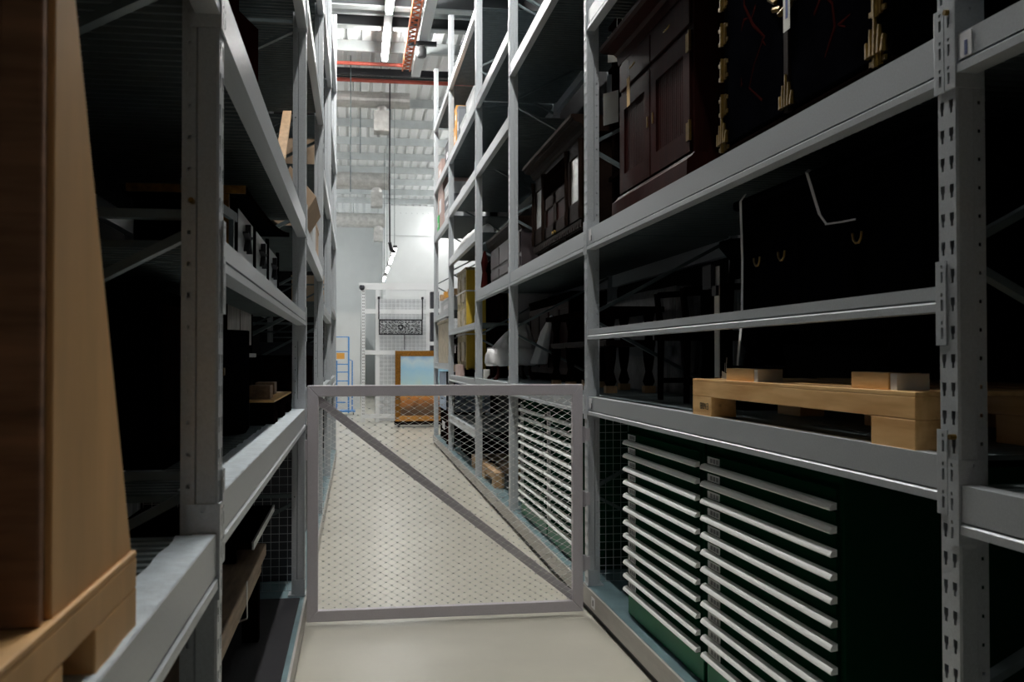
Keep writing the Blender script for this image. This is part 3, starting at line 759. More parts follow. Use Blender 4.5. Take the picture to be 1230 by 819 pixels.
MB().box(1.545, 1.55, 11.06, 11.74, ZL + .345, ZL + .37).build('tie_band', 'mauve', r)
for sx, sy in ((-1, -1), (-1, 1), (1, -1), (1, 1)):
    px, py = cx + sx * .19, cy + sy * .25
    MB().tube([(px + sx * .03, py + sy * .03, ZL), (px, py, ZL + .05), (px - sx * .012, py, ZL + .12), (px, py, ZL + .22)], [.026, .018, .016, .028], 8).build('leg', 'red', r)
o = MB().box(1.53, 1.60, 11.88, 11.97, ZL, ZL + .11).build('carton', 'paper', None, bevel=.003, origin=(1.53, 11.88, ZL)); tag(o, 'small white carton on the shelf beside the wrapped chair', 'box')
# turned table with polythene-wrapped crate behind
r = thing('turned_table', 'dark turned leg table in the shadow beyond the gate', 'table', (1.75, 7.0, ZL))
MB().box(1.70, 2.15, 6.75, 8.85, ZL + .57, ZL + .61).build('top', 'dark', r, bevel=.006)
MB().box(1.74, 2.10, 6.80, 8.80, ZL + .33, ZL + .375).build('shelf', 'brown', r, bevel=.006)
for yy in (6.84, 7.5, 8.15, 8.76):
    for xx in (1.78, 2.06):
        MB().lathe(xx, yy, [(.03, ZL + .05), (.045, ZL + .08), (.025, ZL + .15), (.04, ZL + .24), (.045, ZL + .33), (.03, ZL + .38), (.025, ZL + .46), (.045, ZL + .57)], 10).build('leg', 'dark', r)
        MB().box(xx - .04, xx + .04, yy - .035, yy + .035, ZL, ZL + .05).build('foot_block', 'palwood', r)
r = thing('wrapped_crate', 'grey polythene wrapped crate behind the turned table', 'crate', (2.2, 6.9, ZL))
cloth_ring(MB(), [(2.33, 7.75, .12, 1.0, ZL), (2.33, 7.75, .125, 1.02, ZL + .3), (2.33, 7.75, .125, 1.0, ZL + .7), (2.33, 7.75, .11, .98, ZL + .76)], 60, .004).build('wrapping', 'poly', r)
MB().box(2.19, 2.20, 6.75, 8.75, ZL + .26, ZL + .33).build('tape_band', 'greybox', r)
# tall dark cabinet behind the wrapped chair
r = thing('wardrobe', 'tall dark wardrobe in the shadow left of the wrapped chair', 'wardrobe', (1.95, 11.2, ZL))
MB().box(2.10, 2.45, 9.6, 11.95, ZL, 2.22).build('body', 'dark', r, bevel=.006)
panelled(r, 2.10, 9.65, 11.9, ZL + .08, 2.16, 4, 'red', .06, .014, 'brass')
MB().box(2.09, 2.46, 9.58, 11.97, 2.22, 2.26).build('top', 'dark', r, bevel=.01)
# floor level beyond the chests: pallet on the carriage plate in the third bay
pallet('pale wooden pallet standing on the floor plate beyond the gate', 1.52, 2.3, 10.9, 12.0, .1605, .17, 'palwood')
pallet('second pale pallet on the floor plate just past the fourth right post', 1.52, 2.3, 12.25, 13.1, .1605, .17, 'palwood')
r = thing('standing_screen', 'dark maroon panel standing near the far end of the right rack', 'panel', (1.55, 16.6, .16))
MB().box(1.52, 1.58, 16.0, 16.7, .1605, 1.35).build('board', 'maroon', r)
MB().box(1.51, 1.59, 16.0, 16.08, .1605, 1.37).box(1.51, 1.59, 16.62, 16.70, .1605, 1.37).build('stile', 'dark', r)
r = thing('storage_chest', 'black storage chest on the floor plate beyond the pallets', 'chest', (1.6, 13.4, .1605))
MB().box(1.62, 2.3, 13.35, 15.4, .1605, .58).build('body', 'lacquer', r, bevel=.008); MB().box(1.60, 2.32, 13.33, 15.42, .58, .605).build('lid', 'lacquer', r, bevel=.008)

# gilded carved doors
r = thing('gilded_doors', 'tall pair of carved gilded doors with yellow edge on the right rack', 'doors', (1.6, 14.2, 1.3315))
z0 = 1.3315
for a, b in ((14.25, 14.80), (14.84, 15.40)):
    d = MB().box(1.57, 1.62, a, b, z0 + .12, 2.86)
    dd = d.build('leaf', 'oldgold', r, bevel=.004)
    for za, zb in ((z0 + .22, z0 + .50), (z0 + .58, z0 + .98), (z0 + 1.08, z0 + 1.44)):
        MB().box(1.556, 1.572, a + .10, b - .10, za, zb).build('carved_panel', 'cream', dd, bevel=.01)
MB().box(1.575, 2.3, 14.20, 14.245, z0 + .1, 2.86).build('edge_board', 'yellow', r)
MB().box(1.56, 2.3, 14.18, 15.42, 2.86, 2.90).build('head_rail', 'oldgold', r)
MB().box(1.60, 2.3, 14.2, 15.4, z0, z0 + .12).build('sill', 'dark', r)
o = MB().box(1.50, 1.565, 14.35, 15.05, z0, z0 + .17).build('carton', 'pink', None, bevel=.003, origin=(1.5, 14.35, z0)); tag(o, 'pale flat carton at the foot of the gilded doors', 'box')
o = MB()
for zz in (1.93, 2.55):
    o.box(1.548, 1.552, 14.15, 15.43, zz, zz + .02).box(1.552, 2.33, 14.15, 14.154, zz, zz + .02)
tag(o.build('tie_tape', 'webbing', None, origin=(1.55, 14.2, 1.93)), 'white tape tied twice round the gilded doors', 'tape')
r = thing('carved_screen', 'dark carved screen standing left of the gilded doors', 'screen', (1.75, 12.5, z0))
MB().box(1.85, 1.92, 12.55, 14.1, z0, 2.95).build('frame', 'dark', r, bevel=.006)
panelled(r, 1.85, 12.6, 14.05, z0 + .1, 2.85, 4, 'dark', .05, .016)

# boxes and bundles on the high shelves at the far end
def carton(x0, x1, y0, y1, z0, z1, m, label, cat='box', lid=True, group=None):
    r = thing('storage_box', label, cat, (x0, y0, z0), group)
    MB().box(x0, x1, y0, y1, z0, z1 - (.03 if lid else 0)).build('body', m, r, bevel=.004)
    if lid: MB().box(x0 - .006, x1 + .006, y0 - .006, y1 + .006, z1 - .035, z1).build('lid', m, r, bevel=.004)
    MB().box(x0 - .0015, x0, y0 + (y1 - y0) * .3, y0 + (y1 - y0) * .7, z0 + (z1 - z0) * .35, z0 + (z1 - z0) * .6).build('box_label', 'white', r)
    return r
Z5 = 4.7665; Z4 = 3.9265; Z3 = 3.1465
carton(1.50, 1.9, 14.95, 15.30, Z5, Z5 + .36, 'orange', 'lower orange box of the stack high on the far right rack')
carton(1.51, 1.9, 14.97, 15.28, Z5 + .361, Z5 + .66, 'orange', 'upper orange box of the stack high on the far right rack')
carton(1.49, 1.85, 14.45, 14.70, Z5, Z5 + .52, 'greybox', 'tall grey box beside the orange boxes on the far right rack')
carton(1.50, 1.9, 13.6, 14.35, Z5, Z5 + .20, 'ivory', 'white flat box right of the grey box on the high right shelf')
carton(1.49, 1.9, 12.55, 13.45, Z5, Z5 + .30, 'ivory', 'white box nearest the fourth right post on the high shelf')
for k, (ya, yb) in enumerate(((12.6, 13.2), (13.25, 13.85), (13.9, 14.5))):
    carton(1.95, 2.35, ya, yb, Z4, Z4 + .30, 'greybox', ('grey box at the near end of the dim row on the far right rack', 'grey box in the middle of the dim row on the far right rack', 'grey box at the far end of the dim row on the far right rack')[k], group='grey boxes in a row')
    carton(1.95, 2.35, ya, yb, Z4 + .301, Z4 + .58, 'greybox', ('stacked grey box on the near end of the dim row', 'stacked grey box on the middle of the dim row', 'stacked grey box on the far end of the dim row')[k], group='grey boxes in a row')
carton(1.6, 1.9, 14.75, 15.2, Z4, Z4 + .25, 'white', 'bright white box left of the dim grey boxes')
r = cloth_ring(MB(), [(1.66, 14.0, .16, 1.15, Z3 + .006), (1.66, 14.0, .18, 1.2, Z3 + .06), (1.68, 14.0, .15, 1.1, Z3 + .15), (1.70, 14.0, .08, .95, Z3 + .20)], 44, .012, 9).build('wrapped_bundle', 'cloth', None, smooth=True, origin=(1.72, 13.9, Z3))
tag(r, 'white wrapped bundle lying on the right rack above the gilded doors', 'bundle')
# farthest bay
Z6 = 3.8565
carton(1.50, 1.95, 17.3, 18.3, Z6, Z6 + .95, 'pink', 'tall pinkish box at the far end of the right rack')
carton(1.48, 1.495, 17.9, 18.2, Z6, Z6 + .32, 'lime', 'narrow bright green folder at the far end of the right rack', 'folder', False)
for k in range(3):
    carton(1.50 , 1.95, 15.95 + .05 * k, 16.9, Z6 + k * .205, Z6 + .2 + k * .205, ('ivory', 'greybox', 'ivory')[k], ('lowest white box stacked past the fifth right post', 'grey box in the middle of the stack past the fifth right post', 'topmost white box stacked past the fifth right post')[k])
carton(1.50, 2.0, 16.1, 16.8, Z5, Z5 + .40, 'blackbox', 'black box on the high shelf past the fifth right post')
carton(1.50, 2.0, 17.5, 18.2, Z5, Z5 + .35, 'pink', 'pale box on the high shelf at the far end of the right rack')
carton(1.55, 2.1, 16.2, 18.3, 2.3565, 2.62, 'ivory', 'long pale box above the timber pieces at the far end')
for k, lb in enumerate(('near timber baulk on the far right shelf', 'middle timber baulk on the far right shelf', 'far timber baulk on the far right shelf')):
    o = MB().box(1.49, 2.2, 16.0 + k * .8, 16.22 + k * .8, 2.6205 , 2.72).build('timber_baulk', 'orange' if k == 1 else 'palwood', None, bevel=.004, origin=(1.49, 16 + k * .8, 2.6205)); tag(o, lb, 'timber', 'timber baulks')
r = thing('carved_slab', 'pale carved stone coloured panel near the far end of the right rack', 'panel', (1.5, 16.4, 1.5065))
MB().box(1.51, 1.58, 16.35, 18.3, 1.5065, 2.20).build('slab', 'cream', r, bevel=.01); MB().box(1.49, 1.6, 16.3, 18.35, 2.20, 2.25).build('ledge', 'cream', r, bevel=.01)
carton(1.60, 2.1, 15.9, 16.3, 1.5065, 2.0, 'dark', 'dark upright box past the gilded doors')
carton(1.52, 2.2, 16.3, 18.2, .1605 + .55, 1.35, 'bluecloth', 'blue film wrapped stack in the farthest right bay', 'stack', False)
carton(1.54, 2.2, 16.9, 18.2, .1605, .705, 'dark', 'dark crate under the blue film wrapped stack', 'crate')

# ------------------------------------------------------------------ left rack contents
ZN = 1.2115
r = thing('plywood_crate', 'tall plywood crate on the left at the front of the picture', 'crate', (-.33, 1.2, ZN))
cb = ZN + .1125; CX = -.317
# side profile tapers: the far edge leans back towards the camera going up
MB().hexa([(-1.25, 1.12, cb), (CX, 1.12, cb), (CX, 1.502, cb), (-1.25, 1.502, cb)],
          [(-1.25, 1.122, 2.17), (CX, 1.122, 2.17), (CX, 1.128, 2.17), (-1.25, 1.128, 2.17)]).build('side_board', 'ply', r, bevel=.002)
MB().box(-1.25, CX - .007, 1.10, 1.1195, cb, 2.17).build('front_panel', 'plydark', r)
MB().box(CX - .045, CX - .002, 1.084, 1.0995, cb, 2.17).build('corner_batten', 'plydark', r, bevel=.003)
pallet('pallet under the plywood crate on the left rack', -1.25, CX + .006, .55, 1.508, ZN, .112, 'ply')
ZM = 1.2885
# pallet with two blocks
pal2 = pallet('pine pallet with two dark blocks on the left rack by the gate', -1.2, -.37, 4.72, 5.98, ZM, .115, 'dark', top='pine')
zt = ZM + .1155
for (xa, ya, lb) in ((-.50, 4.86, 'brown wood block at the near corner of the left pallet'), (-.53, 5.5, 'brown wood block farther along the left pallet')):
    o = MB().box(xa, xa + .10, ya, ya + .16, zt, zt + .065).build('wooden_block', 'oldwood', None, bevel=.003, origin=(xa, ya, zt)); tag(o, lb, 'block')
r = thing('mirror_stand', 'dark dressing stand with grey marbled panels behind the left pallet', 'stand', (-.6, 4.7, zt))
MB().box(-.66, -.60, 4.72, 5.95, zt + .22, zt + .60).build('frame', 'dark', r, bevel=.005)
for a, b in ((4.78, 5.32), (5.36, 5.90)):
    MB().box(-.60, -.592, a, b, zt + .27, zt + .50).build('marble_panel', 'stone', r)
MB().box(-.68, -.57, 4.70, 5.97, zt + .40 + .12, zt + .545).build('shelf_rail', 'ivory', r, bevel=.004)
MB().box(-.68, -.57, 4.70, 5.97, zt + .20, zt + .222).build('lower_rail', 'ivory', r, bevel=.004)
for yy in (4.75, 5.90): MB().box(-.67, -.59, yy, yy + .05, zt, zt + .6).build('leg', 'dark', r)
# black tub and dark red cabinet behind it
r = thing('lacquer_tub', 'tall black lacquered tub on the left rack', 'tub', (-.62, 4.1, ZM))
MB().lathe(-.70, 4.28, [(.25, ZM), (.262, ZM + .02), (.262, ZM + .26), (.262, ZM + .395), (.262, ZM + .41), (.262, ZM + .425), (.245, ZM + .425), (.235, ZM + .40)], 40).build('bowl', 'lacquer', r, smooth=True)
r = thing('storage_cabinet', 'dark reddish cabinet behind the black tub on the left rack', 'cabinet', (-.95, 2.7, ZM))
MB().box(-1.3, -.52, 2.75, 3.95, ZM, ZM + .50).build('body', 'lacquer', r, bevel=.006)
panelled(r, -.52, 2.78, 3.92, ZM + .06, ZM + .46, 3, 'dark', .05, .012, 'brass', 1)
# roofed cabinet on the middle shelf
ZQ = 1.8685
r = thing('shrine_cabinet', 'black and white fretwork cabinet with curved gilt edged roof on the left', 'cabinet', (-.5, 3.7, ZQ))
MB().box(-.78, -.44, 3.70, 5.72, ZQ, ZQ + .30).build('body', 'lacquer', r, bevel=.004)
for k, (a, b) in enumerate(((3.76, 4.36), (4.42, 5.02), (5.08, 5.68))):
    p = MB().box(-.44, -.432, a, b, ZQ + .10, ZQ + .29).build('door', 'ivory', r)
    st = MB(); yc, zc = (a + b) / 2, ZQ + .20
    for q in range(5):
        t = PI / 2 + q * 2 * PI / 5
        st.bar((-.428, yc, zc), (-.428, yc + .10 * math.cos(t), zc + .06 * math.sin(t)), .008, .036, (1, 0, 0))
    st.build('fretwork', 'ink', p)
    MB().box(-.44, -.430, a, b, ZQ + .02, ZQ + .075).build('drawer_front', 'ivory', r, bevel=.003)
for yy in (3.70, 4.37, 5.03, 5.69): MB().box(-.44, -.424, yy, yy + .045, ZQ, ZQ + .32).build('stile', 'lacquer', r)
rf = []
for k in range(9):
    t = k / 8; y = 3.58 + t * 2.32; zc = ZQ + .308 + .125 * t ** 2.2
    rf.append((y, zc))
MB().prism(rf + [(y, z + .022) for y, z in reversed(rf)], 'x', -.80, -.385).build('roof', 'lacquer', r)
MB().prism(rf + [(y, z + .024) for y, z in reversed(rf)], 'x', -.385, -.379).build('roof_edge', 'dark', r)
MB().prism([(3.574, rf[0][1] - .002), (3.582, rf[0][1] - .002), (3.582, rf[0][1] + .026), (3.574, rf[0][1] + .026)], 'x', -.78, -.38).build('gilt_edge', 'gilt', r)
MB().box(-.46, -.44, 3.60, 3.63, ZQ, ZQ + .31).build('corner_post', 'gilt', r)
o = MB().bar((-.42, 2.55, 2.03), (-.42, 3.62, 2.095), .016, .03, (0, 0, 1))
for yy, zz in ((2.60, 2.03), (3.50, 2.085)): o.box(-.428, -.412, yy, yy + .03, ZQ, zz)
tag(o.build('metal_trestle', 'galv', None, origin=(-.42, 2.6, ZQ)), 'thin grey metal rail beside the near left post', 'rail')
# upper left shelf
ZP = 2.4465
r = thing('standing_screen', 'dark red folding screen on the upper left shelf', 'screen', (-.7, 4.6, ZP))
for k in range(3):
    y0_ = 4.55 + k * .5; xx = -.72 + (k % 2) * .12
    MB().hexa([(xx, y0_, ZP), (xx + .03, y0_, ZP), (xx + .03 + (.12 if k % 2 == 0 else -.12), y0_ + .49, ZP), (xx + (.12 if k % 2 == 0 else -.12), y0_ + .49, ZP)],
              [(xx, y0_, 3.55), (xx + .03, y0_, 3.55), (xx + .03 + (.12 if k % 2 == 0 else -.12), y0_ + .49, 3.55), (xx + (.12 if k % 2 == 0 else -.12), y0_ + .49, 3.55)]).build('leaf', 'maroon', r, bevel=.004)
o = MB().bar((-.38, 5.0, ZP + .02), (-.40, 6.0, 3.05), .025, .05, (1, 0, 0)).build('timber_batten', 'palwood', None, origin=(-.38, 5.0, ZP)); tag(o, 'pale wooden batten leaning on the upper left shelf', 'batten')
# bay beyond the gate on the left
ZR = 2.4165
o = thing('storage_box', 'tilted cardboard box jutting out on the upper left rack past the gate', 'box', (-.42, 7.2, ZR))
MB().hexa([(-.62, 6.75, ZR + .16), (-.42, 6.75, ZR), (-.42, 7.7, ZR), (-.62, 7.7, ZR + .16)],
          [(-.43, 6.75, ZR + .46), (-.26, 6.75, ZR + .26), (-.26, 7.7, ZR + .26), (-.43, 7.7, ZR + .46)]).build('body', 'carton', o, bevel=.003)
MB().box(-.645, -.60, 6.8, 7.65, ZR, ZR + .16).build('wedge', 'carton', o)
for k in range(2):
    carton(-.70, -.33, 7.95 + k * .62, 8.5 + k * .62, ZR, ZR + .42 - .1 * k, 'ivory' if k == 0 else 'carton', ('white box beside the tilted cardboard box on the left rack', 'brown box beyond the white box on the left rack')[k])
carton(-.9, -.36, 7.0, 8.6, 1.2965, 1.62, 'dark', 'dark trunk on the left rack just past the gate', 'trunk')
carton(-1.1, -.40, 6.6, 9.2, .1605, .95, 'blackbox', 'added black box darkening the floor level of the left rack past the gate', 'chest')  # added to keep the bay behind the wire screen black
carton(-.9, -.36, 9.8, 11.4, 1.3265, 1.75, 'blackbox', 'black trunk on the left rack in the third bay', 'trunk')
carton(-.8, -.35, 9.8, 10.8, 3.4165, 3.75, 'carton', 'cardboard box high in the third left bay')
carton(-.8, -.34, 12.9, 13.5, 2.2965, 2.65, 'carton', 'cardboard box in the far left bay')
carton(-.8, -.36, 12.9, 14.3, 1.3265, 1.7, 'greybox', 'grey box low in the far left bay')
# under the lowest left shelf
r = thing('low_table', 'weathered low wooden table under the lowest left shelf', 'table', (-.5, 3.0, .1605))
MB().box(-1.25, -.455, 2.55, 5.32, .575, .64).build('top', 'oldwood', r, bevel=.006)
MB().box(-1.22, -.475, 2.60, 5.27, .50, .575).build('apron', 'oldwood', r, bevel=.004)
for yy in (2.6, 5.17):
    for xx in (-1.2, -.56): MB().box(xx, xx + .08, yy, yy + .08, .1645 + .006, .50).build('leg', 'dark', r)
ribbon('tie_tape', [(-.452, 4.35, .655), (-.450, 4.35, .50), (-.49, 4.35, .485)], .03, 'webbing', (0, 1, 0), 'white tape round the edge of the low weathered table', 'tape')
r = thing('board_bundle', 'dark flat board lying on top of the low weathered table', 'board', (-.5, 4.0, .641))
MB().box(-1.2, -.47, 4.75, 5.95, .715, .745).build('board', 'dark', r)
MB().box(-.472, -.462, 4.75, 5.95, .713, .748).build('lit_edge', 'screen', r)  # pale strip paints the light caught along the board's edge
for yy in (4.8, 5.2): MB().box(-1.1, -.55, yy, yy + .05, .6405, .715).build('bearer', 'dark', r)
o = MB().box(-1.25, -.325, 2.45, 6.1, .1605, .168).build('felt_mat', 'blackcloth', None, origin=(-.8, 4.2, .1605)); tag(o, 'black felt mat on the floor plate of the left rack', 'mat')

# ------------------------------------------------------------------ far end: hanging rack, painting, ladder
r = thing('mesh_screen', 'white picture hanging screen of wire mesh at the end of the aisle', 'hanging screen', (.15, 25.0, 0))
for xx in (.15, .50, 1.75):
    MB().box(xx, xx + .09, 24.96, 25.04, 0, 3.36).build('post', 'whiteframe', r)
MB().box(.12, 2.6, 24.95, 25.05, 3.30, 3.46).build('top_rail', 'whiteframe', r)
for zz in (2.70, 1.68, .10): MB().box(.24, 2.6, 24.93, 25.0, zz, zz + .11).build('cross_rail', 'whiteframe', r)
ms = MB(); x = .60
while x < 2.6: ms.bar((x, 25.0, .1), (x, 25.0, 3.3), .011, .011, (0, 1, 0)); x += .10
z = .15
while z < 3.3: ms.bar((.55, 24.992, z), (2.6, 24.989, z), .011, .011); z += .10
ms.build('wire_grid', 'whiteframe', r)
hl = MB()
for k in range(40): hl.box(.175, .19, 24.955, 24.961, .2 + k * .078, .225 + k * .078); hl.box(.205, .22, 24.955, 24.961, .2 + k * .078, .225 + k * .078)
hl.build('slot', 'ironwork', r)
r = thing('stacked_boards', 'white boards stacked behind the wire mesh screen', 'boards', (1.0, 25.6, 0))
for k in range(5): MB().box(.5, 2.6, 25.5 + k * .12, 25.55 + k * .12, .0, 3.1 - .05 * k).build('board', 'ivory', r)
# carved black fretwork panel hung on the mesh
r = thing('fretwork_panel', 'black pierced fretwork panel hanging on the white wire mesh', 'panel', (.57, 24.85, 2.17))
x0, x1, za, zb = .575, 1.66, 2.17, 2.56; y = 24.88
f = MB().box(x0, x1, y, y + .04, za, za + .035).box(x0, x1, y, y + .04, zb - .035, zb).box(x0, x0 + .035, y, y + .04, za, zb).box(x1 - .035, x1, y, y + .04, za, zb)
f.build('frame', 'ink', r)
rnd = random.Random(11); s = MB()
for i in range(12):
    for j in range(4):
        cx, cz = x0 + .09 + i * .082, za + .075 + j * .08; ra = rnd.uniform(.028, .045); ph = rnd.uniform(0, 6)
        s.tube([(cx + ra * (1 - k / 12) * math.cos(ph + k * .75), y + .02, cz + ra * (1 - k / 12) * math.sin(ph + k * .75)) for k in range(10)], .0085, 5)
        s.bar((cx, y + .02, cz), (cx + rnd.choice((-1, 1)) * .06, y + .02, cz + rnd.choice((-1, 1)) * .05), .014, .014)
s.tube([((x0 + x1) / 2 + .05 * math.cos(k * PI / 6), y + .01, (za + zb) / 2 + .05 * math.sin(k * PI / 6)) for k in range(13)], .02, 6)
s.build('fretwork', 'ink', r)
for xx in (x0 - .015, x1 - .02):
    o = MB().box(xx, xx + .03, y + .02, y + .045, zb, 3.08).tube([(xx + .015, y + .03, 3.06), (xx + .015, y + .03, 3.12)], .03, 8); o.build('hanger', 'ink', r)
o = MB().tube([(1.21, 24.90, 2.17), (1.21, 24.90, 1.80)], .012, 6).build('hook_rod', 'ink', r)
# framed landscape painting
pm = bpy.data.materials.new('landscape_canvas'); pm.use_nodes = True; nt = pm.node_tree; b = nt.nodes['Principled BSDF']; b.inputs['Roughness'].default_value = .6
tc = nt.nodes.new('ShaderNodeTexCoord'); sp = nt.nodes.new('ShaderNodeSeparateXYZ'); ns = nt.nodes.new('ShaderNodeTexNoise'); ns.inputs['Scale'].default_value = 3.2; ns.inputs['Detail'].default_value = 6
ad = nt.nodes.new('ShaderNodeMath'); ad.operation = 'MULTIPLY_ADD'; ad.inputs[1].default_value = .42
mp = nt.nodes.new('ShaderNodeMapRange'); mp.inputs['From Min'].default_value = .15; mp.inputs['From Max'].default_value = 1.75
cr = nt.nodes.new('ShaderNodeValToRGB'); e = cr.color_ramp.elements
e[0].position = 0; e[0].color = (.05, .03, .02, 1); e[1].position = 1; e[1].color = (.22, .45, .72, 1)
for p_, c_ in ((.22, (.12, .06, .025)), (.34, (.50, .19, .04)), (.44, (.62, .32, .09)), (.50, (.62, .66, .52)), (.62, (.46, .68, .75)), (.8, (.36, .62, .80)), (.9, (.55, .70, .78))):
    el = e.new(p_); el.color = (*c_, 1)
nt.links.new(tc.outputs['Object'], sp.inputs[0]); nt.links.new(tc.outputs['Object'], ns.inputs['Vector'])
nt.links.new(ns.outputs['Fac'], ad.inputs[0]); nt.links.new(sp.outputs['Z'], ad.inputs[2]); nt.links.new(ad.outputs[0], mp.inputs['Value'])
nt.links.new(mp.outputs['Result'], cr.inputs['Fac']); nt.links.new(cr.outputs[0], b.inputs['Base Color'])
PY = 23.3; px0, px1, pz0, pz1 = .915, 2.30, .13, 1.765
r = thing('framed_painting', 'gold framed landscape painting standing at the end of the aisle', 'painting', (px0, PY, .0))
r.location.z = .125
fw = .125
prof_f = [(0, 0), (fw * .3, -.05), (fw * .7, -.03), (fw, 0)]
fm = MB()
def fr_bar(p, q, inn):
    n = len(prof_f)
fm.hexa([(px0, PY - .06, pz0), (px0 + fw, PY - .03, pz0 + fw), (px0 + fw, PY + .03, pz0 + fw), (px0, PY + .03, pz0)], [(px0, PY - .06, pz1), (px0 + fw, PY - .03, pz1 - fw), (px0 + fw, PY + .03, pz1 - fw), (px0, PY + .03, pz1)])
fm.hexa([(px1 - fw, PY - .03, pz0 + fw), (px1, PY - .06, pz0), (px1, PY + .03, pz0), (px1 - fw, PY + .03, pz0 + fw)], [(px1 - fw, PY - .03, pz1 - fw), (px1, PY - .06, pz1), (px1, PY + .03, pz1), (px1 - fw, PY + .03, pz1 - fw)])
fm.hexa([(px0, PY - .06, pz0), (px1, PY - .06, pz0), (px1, PY + .03, pz0), (px0, PY + .03, pz0)], [(px0 + fw, PY - .03, pz0 + fw), (px1 - fw, PY - .03, pz0 + fw), (px1 - fw, PY + .03, pz0 + fw), (px0 + fw, PY + .03, pz0 + fw)])
fm.hexa([(px0 + fw, PY - .03, pz1 - fw), (px1 - fw, PY - .03, pz1 - fw), (px1 - fw, PY + .03, pz1 - fw), (px0 + fw, PY + .03, pz1 - fw)], [(px0, PY - .06, pz1), (px1, PY - .06, pz1), (px1, PY + .03, pz1), (px0, PY + .03, pz1)])
fm.build('gilt_frame', 'gilt', r)
MB().box(px0 + fw - .01, px1 - fw + .01, PY - .02, PY + .02, pz0 + fw - .01, pz1 - fw + .01).build('canvas', pm, r)
r = thing('floor_dolly', 'dark flat dolly under the gold framed painting', 'dolly', (1.6, PY, 0))
MB().box(.9, 2.35, PY - .25, PY + .25, .06, .124).build('deck', 'dark', r, bevel=.006)
for xx in (1.0, 2.2):
    for yy in (-.18, .18): MB().tube([(xx, PY + yy - .015, .03), (xx, PY + yy + .015, .03)], .03, 12).build('castor', 'rug', r)
# blue step ladder
r = thing('step_ladder', 'blue mobile step ladder left of the white mesh screen', 'ladder', (-.35, 28.5, 0))
for xx in (-.62, -.185):
    MB().tube([(xx, 28.35, .05), (xx, 28.5, 1.7), (xx, 28.55, 2.2)], .022, 8).build('side_rail', 'blue', r)
    MB().tube([(xx + .1, 28.9, .06), (xx + .1, 28.9, 1.52), (xx, 28.52, 1.56)], .018, 8).build('rear_leg', 'blue', r)
for k, zz in enumerate((.35, .65, .95, 1.2, 1.42, 1.78, 2.19)):
    MB().box(-.62, -.185, 28.36 + zz * .08, 28.40 + zz * .08 + (.14 if k < 5 else 0), zz - .014, zz + .014).build('tread', 'blue', r)
MB().box(-.70, .0, 28.3, 28.95, .08, .12).build('base_frame', 'blue', r)
MB().box(-.52, -.30, 28.46, 28.47, 1.57, 1.74).build('warning_sign', 'orange', r)
for xx in (-.66, -.05):
    for yy in (28.34, 28.9): MB().tube([(xx - .012, yy, .04), (xx + .012, yy, .04)], .04, 12).build('castor', 'rug', r)
# security camera on the corner post of the mesh screen
r = thing('security_camera', 'small black dome camera at the top corner of the white screen', 'camera', (.12, 24.9, 3.25))
MB().lathe(.16, 24.90, [(.01, 3.27), (.05, 3.29), (.072, 3.34), (.06, 3.385), (.045, 3.40)], 14).build('dome', 'blackbox', r, smooth=True)
MB().box(.08, .24, 24.87, 24.95, 3.40, 3.46).build('bracket', 'whiteframe', r)
# dark crates right of the screen, seen past the last post
r = thing('rack_frame', 'dark slatted stand between the white screen and the right rack', 'stand', (1.85, 24.2, 0))
MB().box(1.80, 2.0, 24.1, 24.4, 0, 3.2).build('post', 'blackbox', r)
for zz in (.9, 1.9, 2.7): MB().box(1.78, 2.6, 24.08, 24.42, zz, zz + .09).build('rail', 'whiteframe', r)

# ------------------------------------------------------------------ ceiling services
def duct(y, x1, z, rr, label, boxx, group='silver lagged ducts'):
    r = thing('air_duct', label, 'duct', (x1, y, z), group)
    n = 9; pts = [(WX0 + (x1 - WX0) * k / n, y, z) for k in range(n + 1)]
    MB().tube(pts, rr, 18).build('duct_body', 'foil', r)
    for k in range(2, n, 2): MB().tube([(pts[k][0] - .03, y, z), (pts[k][0] + .03, y, z)], rr + .012, 18).build('duct_band', 'foil', r)
    MB().tube([(boxx, y, z - rr * .6), (boxx, y, z - rr - .10)], rr * .62, 14).build('duct_dropper', 'foil', r)
    MB().box(boxx - .17, boxx + .17, y - .22, y + .22, z - rr - .52, z - rr - .1).box(boxx - .15, boxx + .15, y - .19, y + .19, z - rr - .53, z - rr - .52).build('diffuser_box', 'foil', r)
    for k in range(1, n, 2): MB().tube([(pts[k][0], y, z + rr * .95), (pts[k][0], y, CZ - .02)], .008, 5).build('hanger', 'galv', r)
    return r
duct(21.2, 1.13, 7.06, .17, 'nearest silver lagged duct under the roof over the aisle', .55)
duct(29.8, 1.02, 6.85, .25, 'middle silver lagged duct under the roof beyond the rack end', .62)
duct(38.0, 1.1, 6.80, .27, 'farthest silver lagged duct in front of the back wall', .85)
def pipe(name, label, pts, rad, m, cat='pipe', group=None):
    r = thing(name, label, cat, pts[0], group)
    MB().tube(pts, rad, 10).build('pipe_run', m, r)
    for k in range(1, len(pts) - 1, 2):
        if abs(pts[k][2] - pts[k + 1][2]) < .01: MB().tube([pts[k], (pts[k][0], pts[k][1], CZ - .01)], .006, 5).build('hanger', 'galv', r)
    return r
pipe('sprinkler_pipe', 'dark red pipe running across to the orange lattice tray', [(WX0, 19.35, 7.28), (-2, 19.35, 7.28), (0, 19.35, 7.28), (.92, 19.35, 7.28)], .035, 'redpipe')
pipe('sprinkler_pipe', 'longer red pipe crossing the full width behind the black roof beam', [(WX0, 20.55, 7.30), (-2, 20.55, 7.30), (.3, 20.55, 7.30), (2.5, 20.55, 7.30), (WX1, 20.55, 7.30)], .05, 'redpipe')
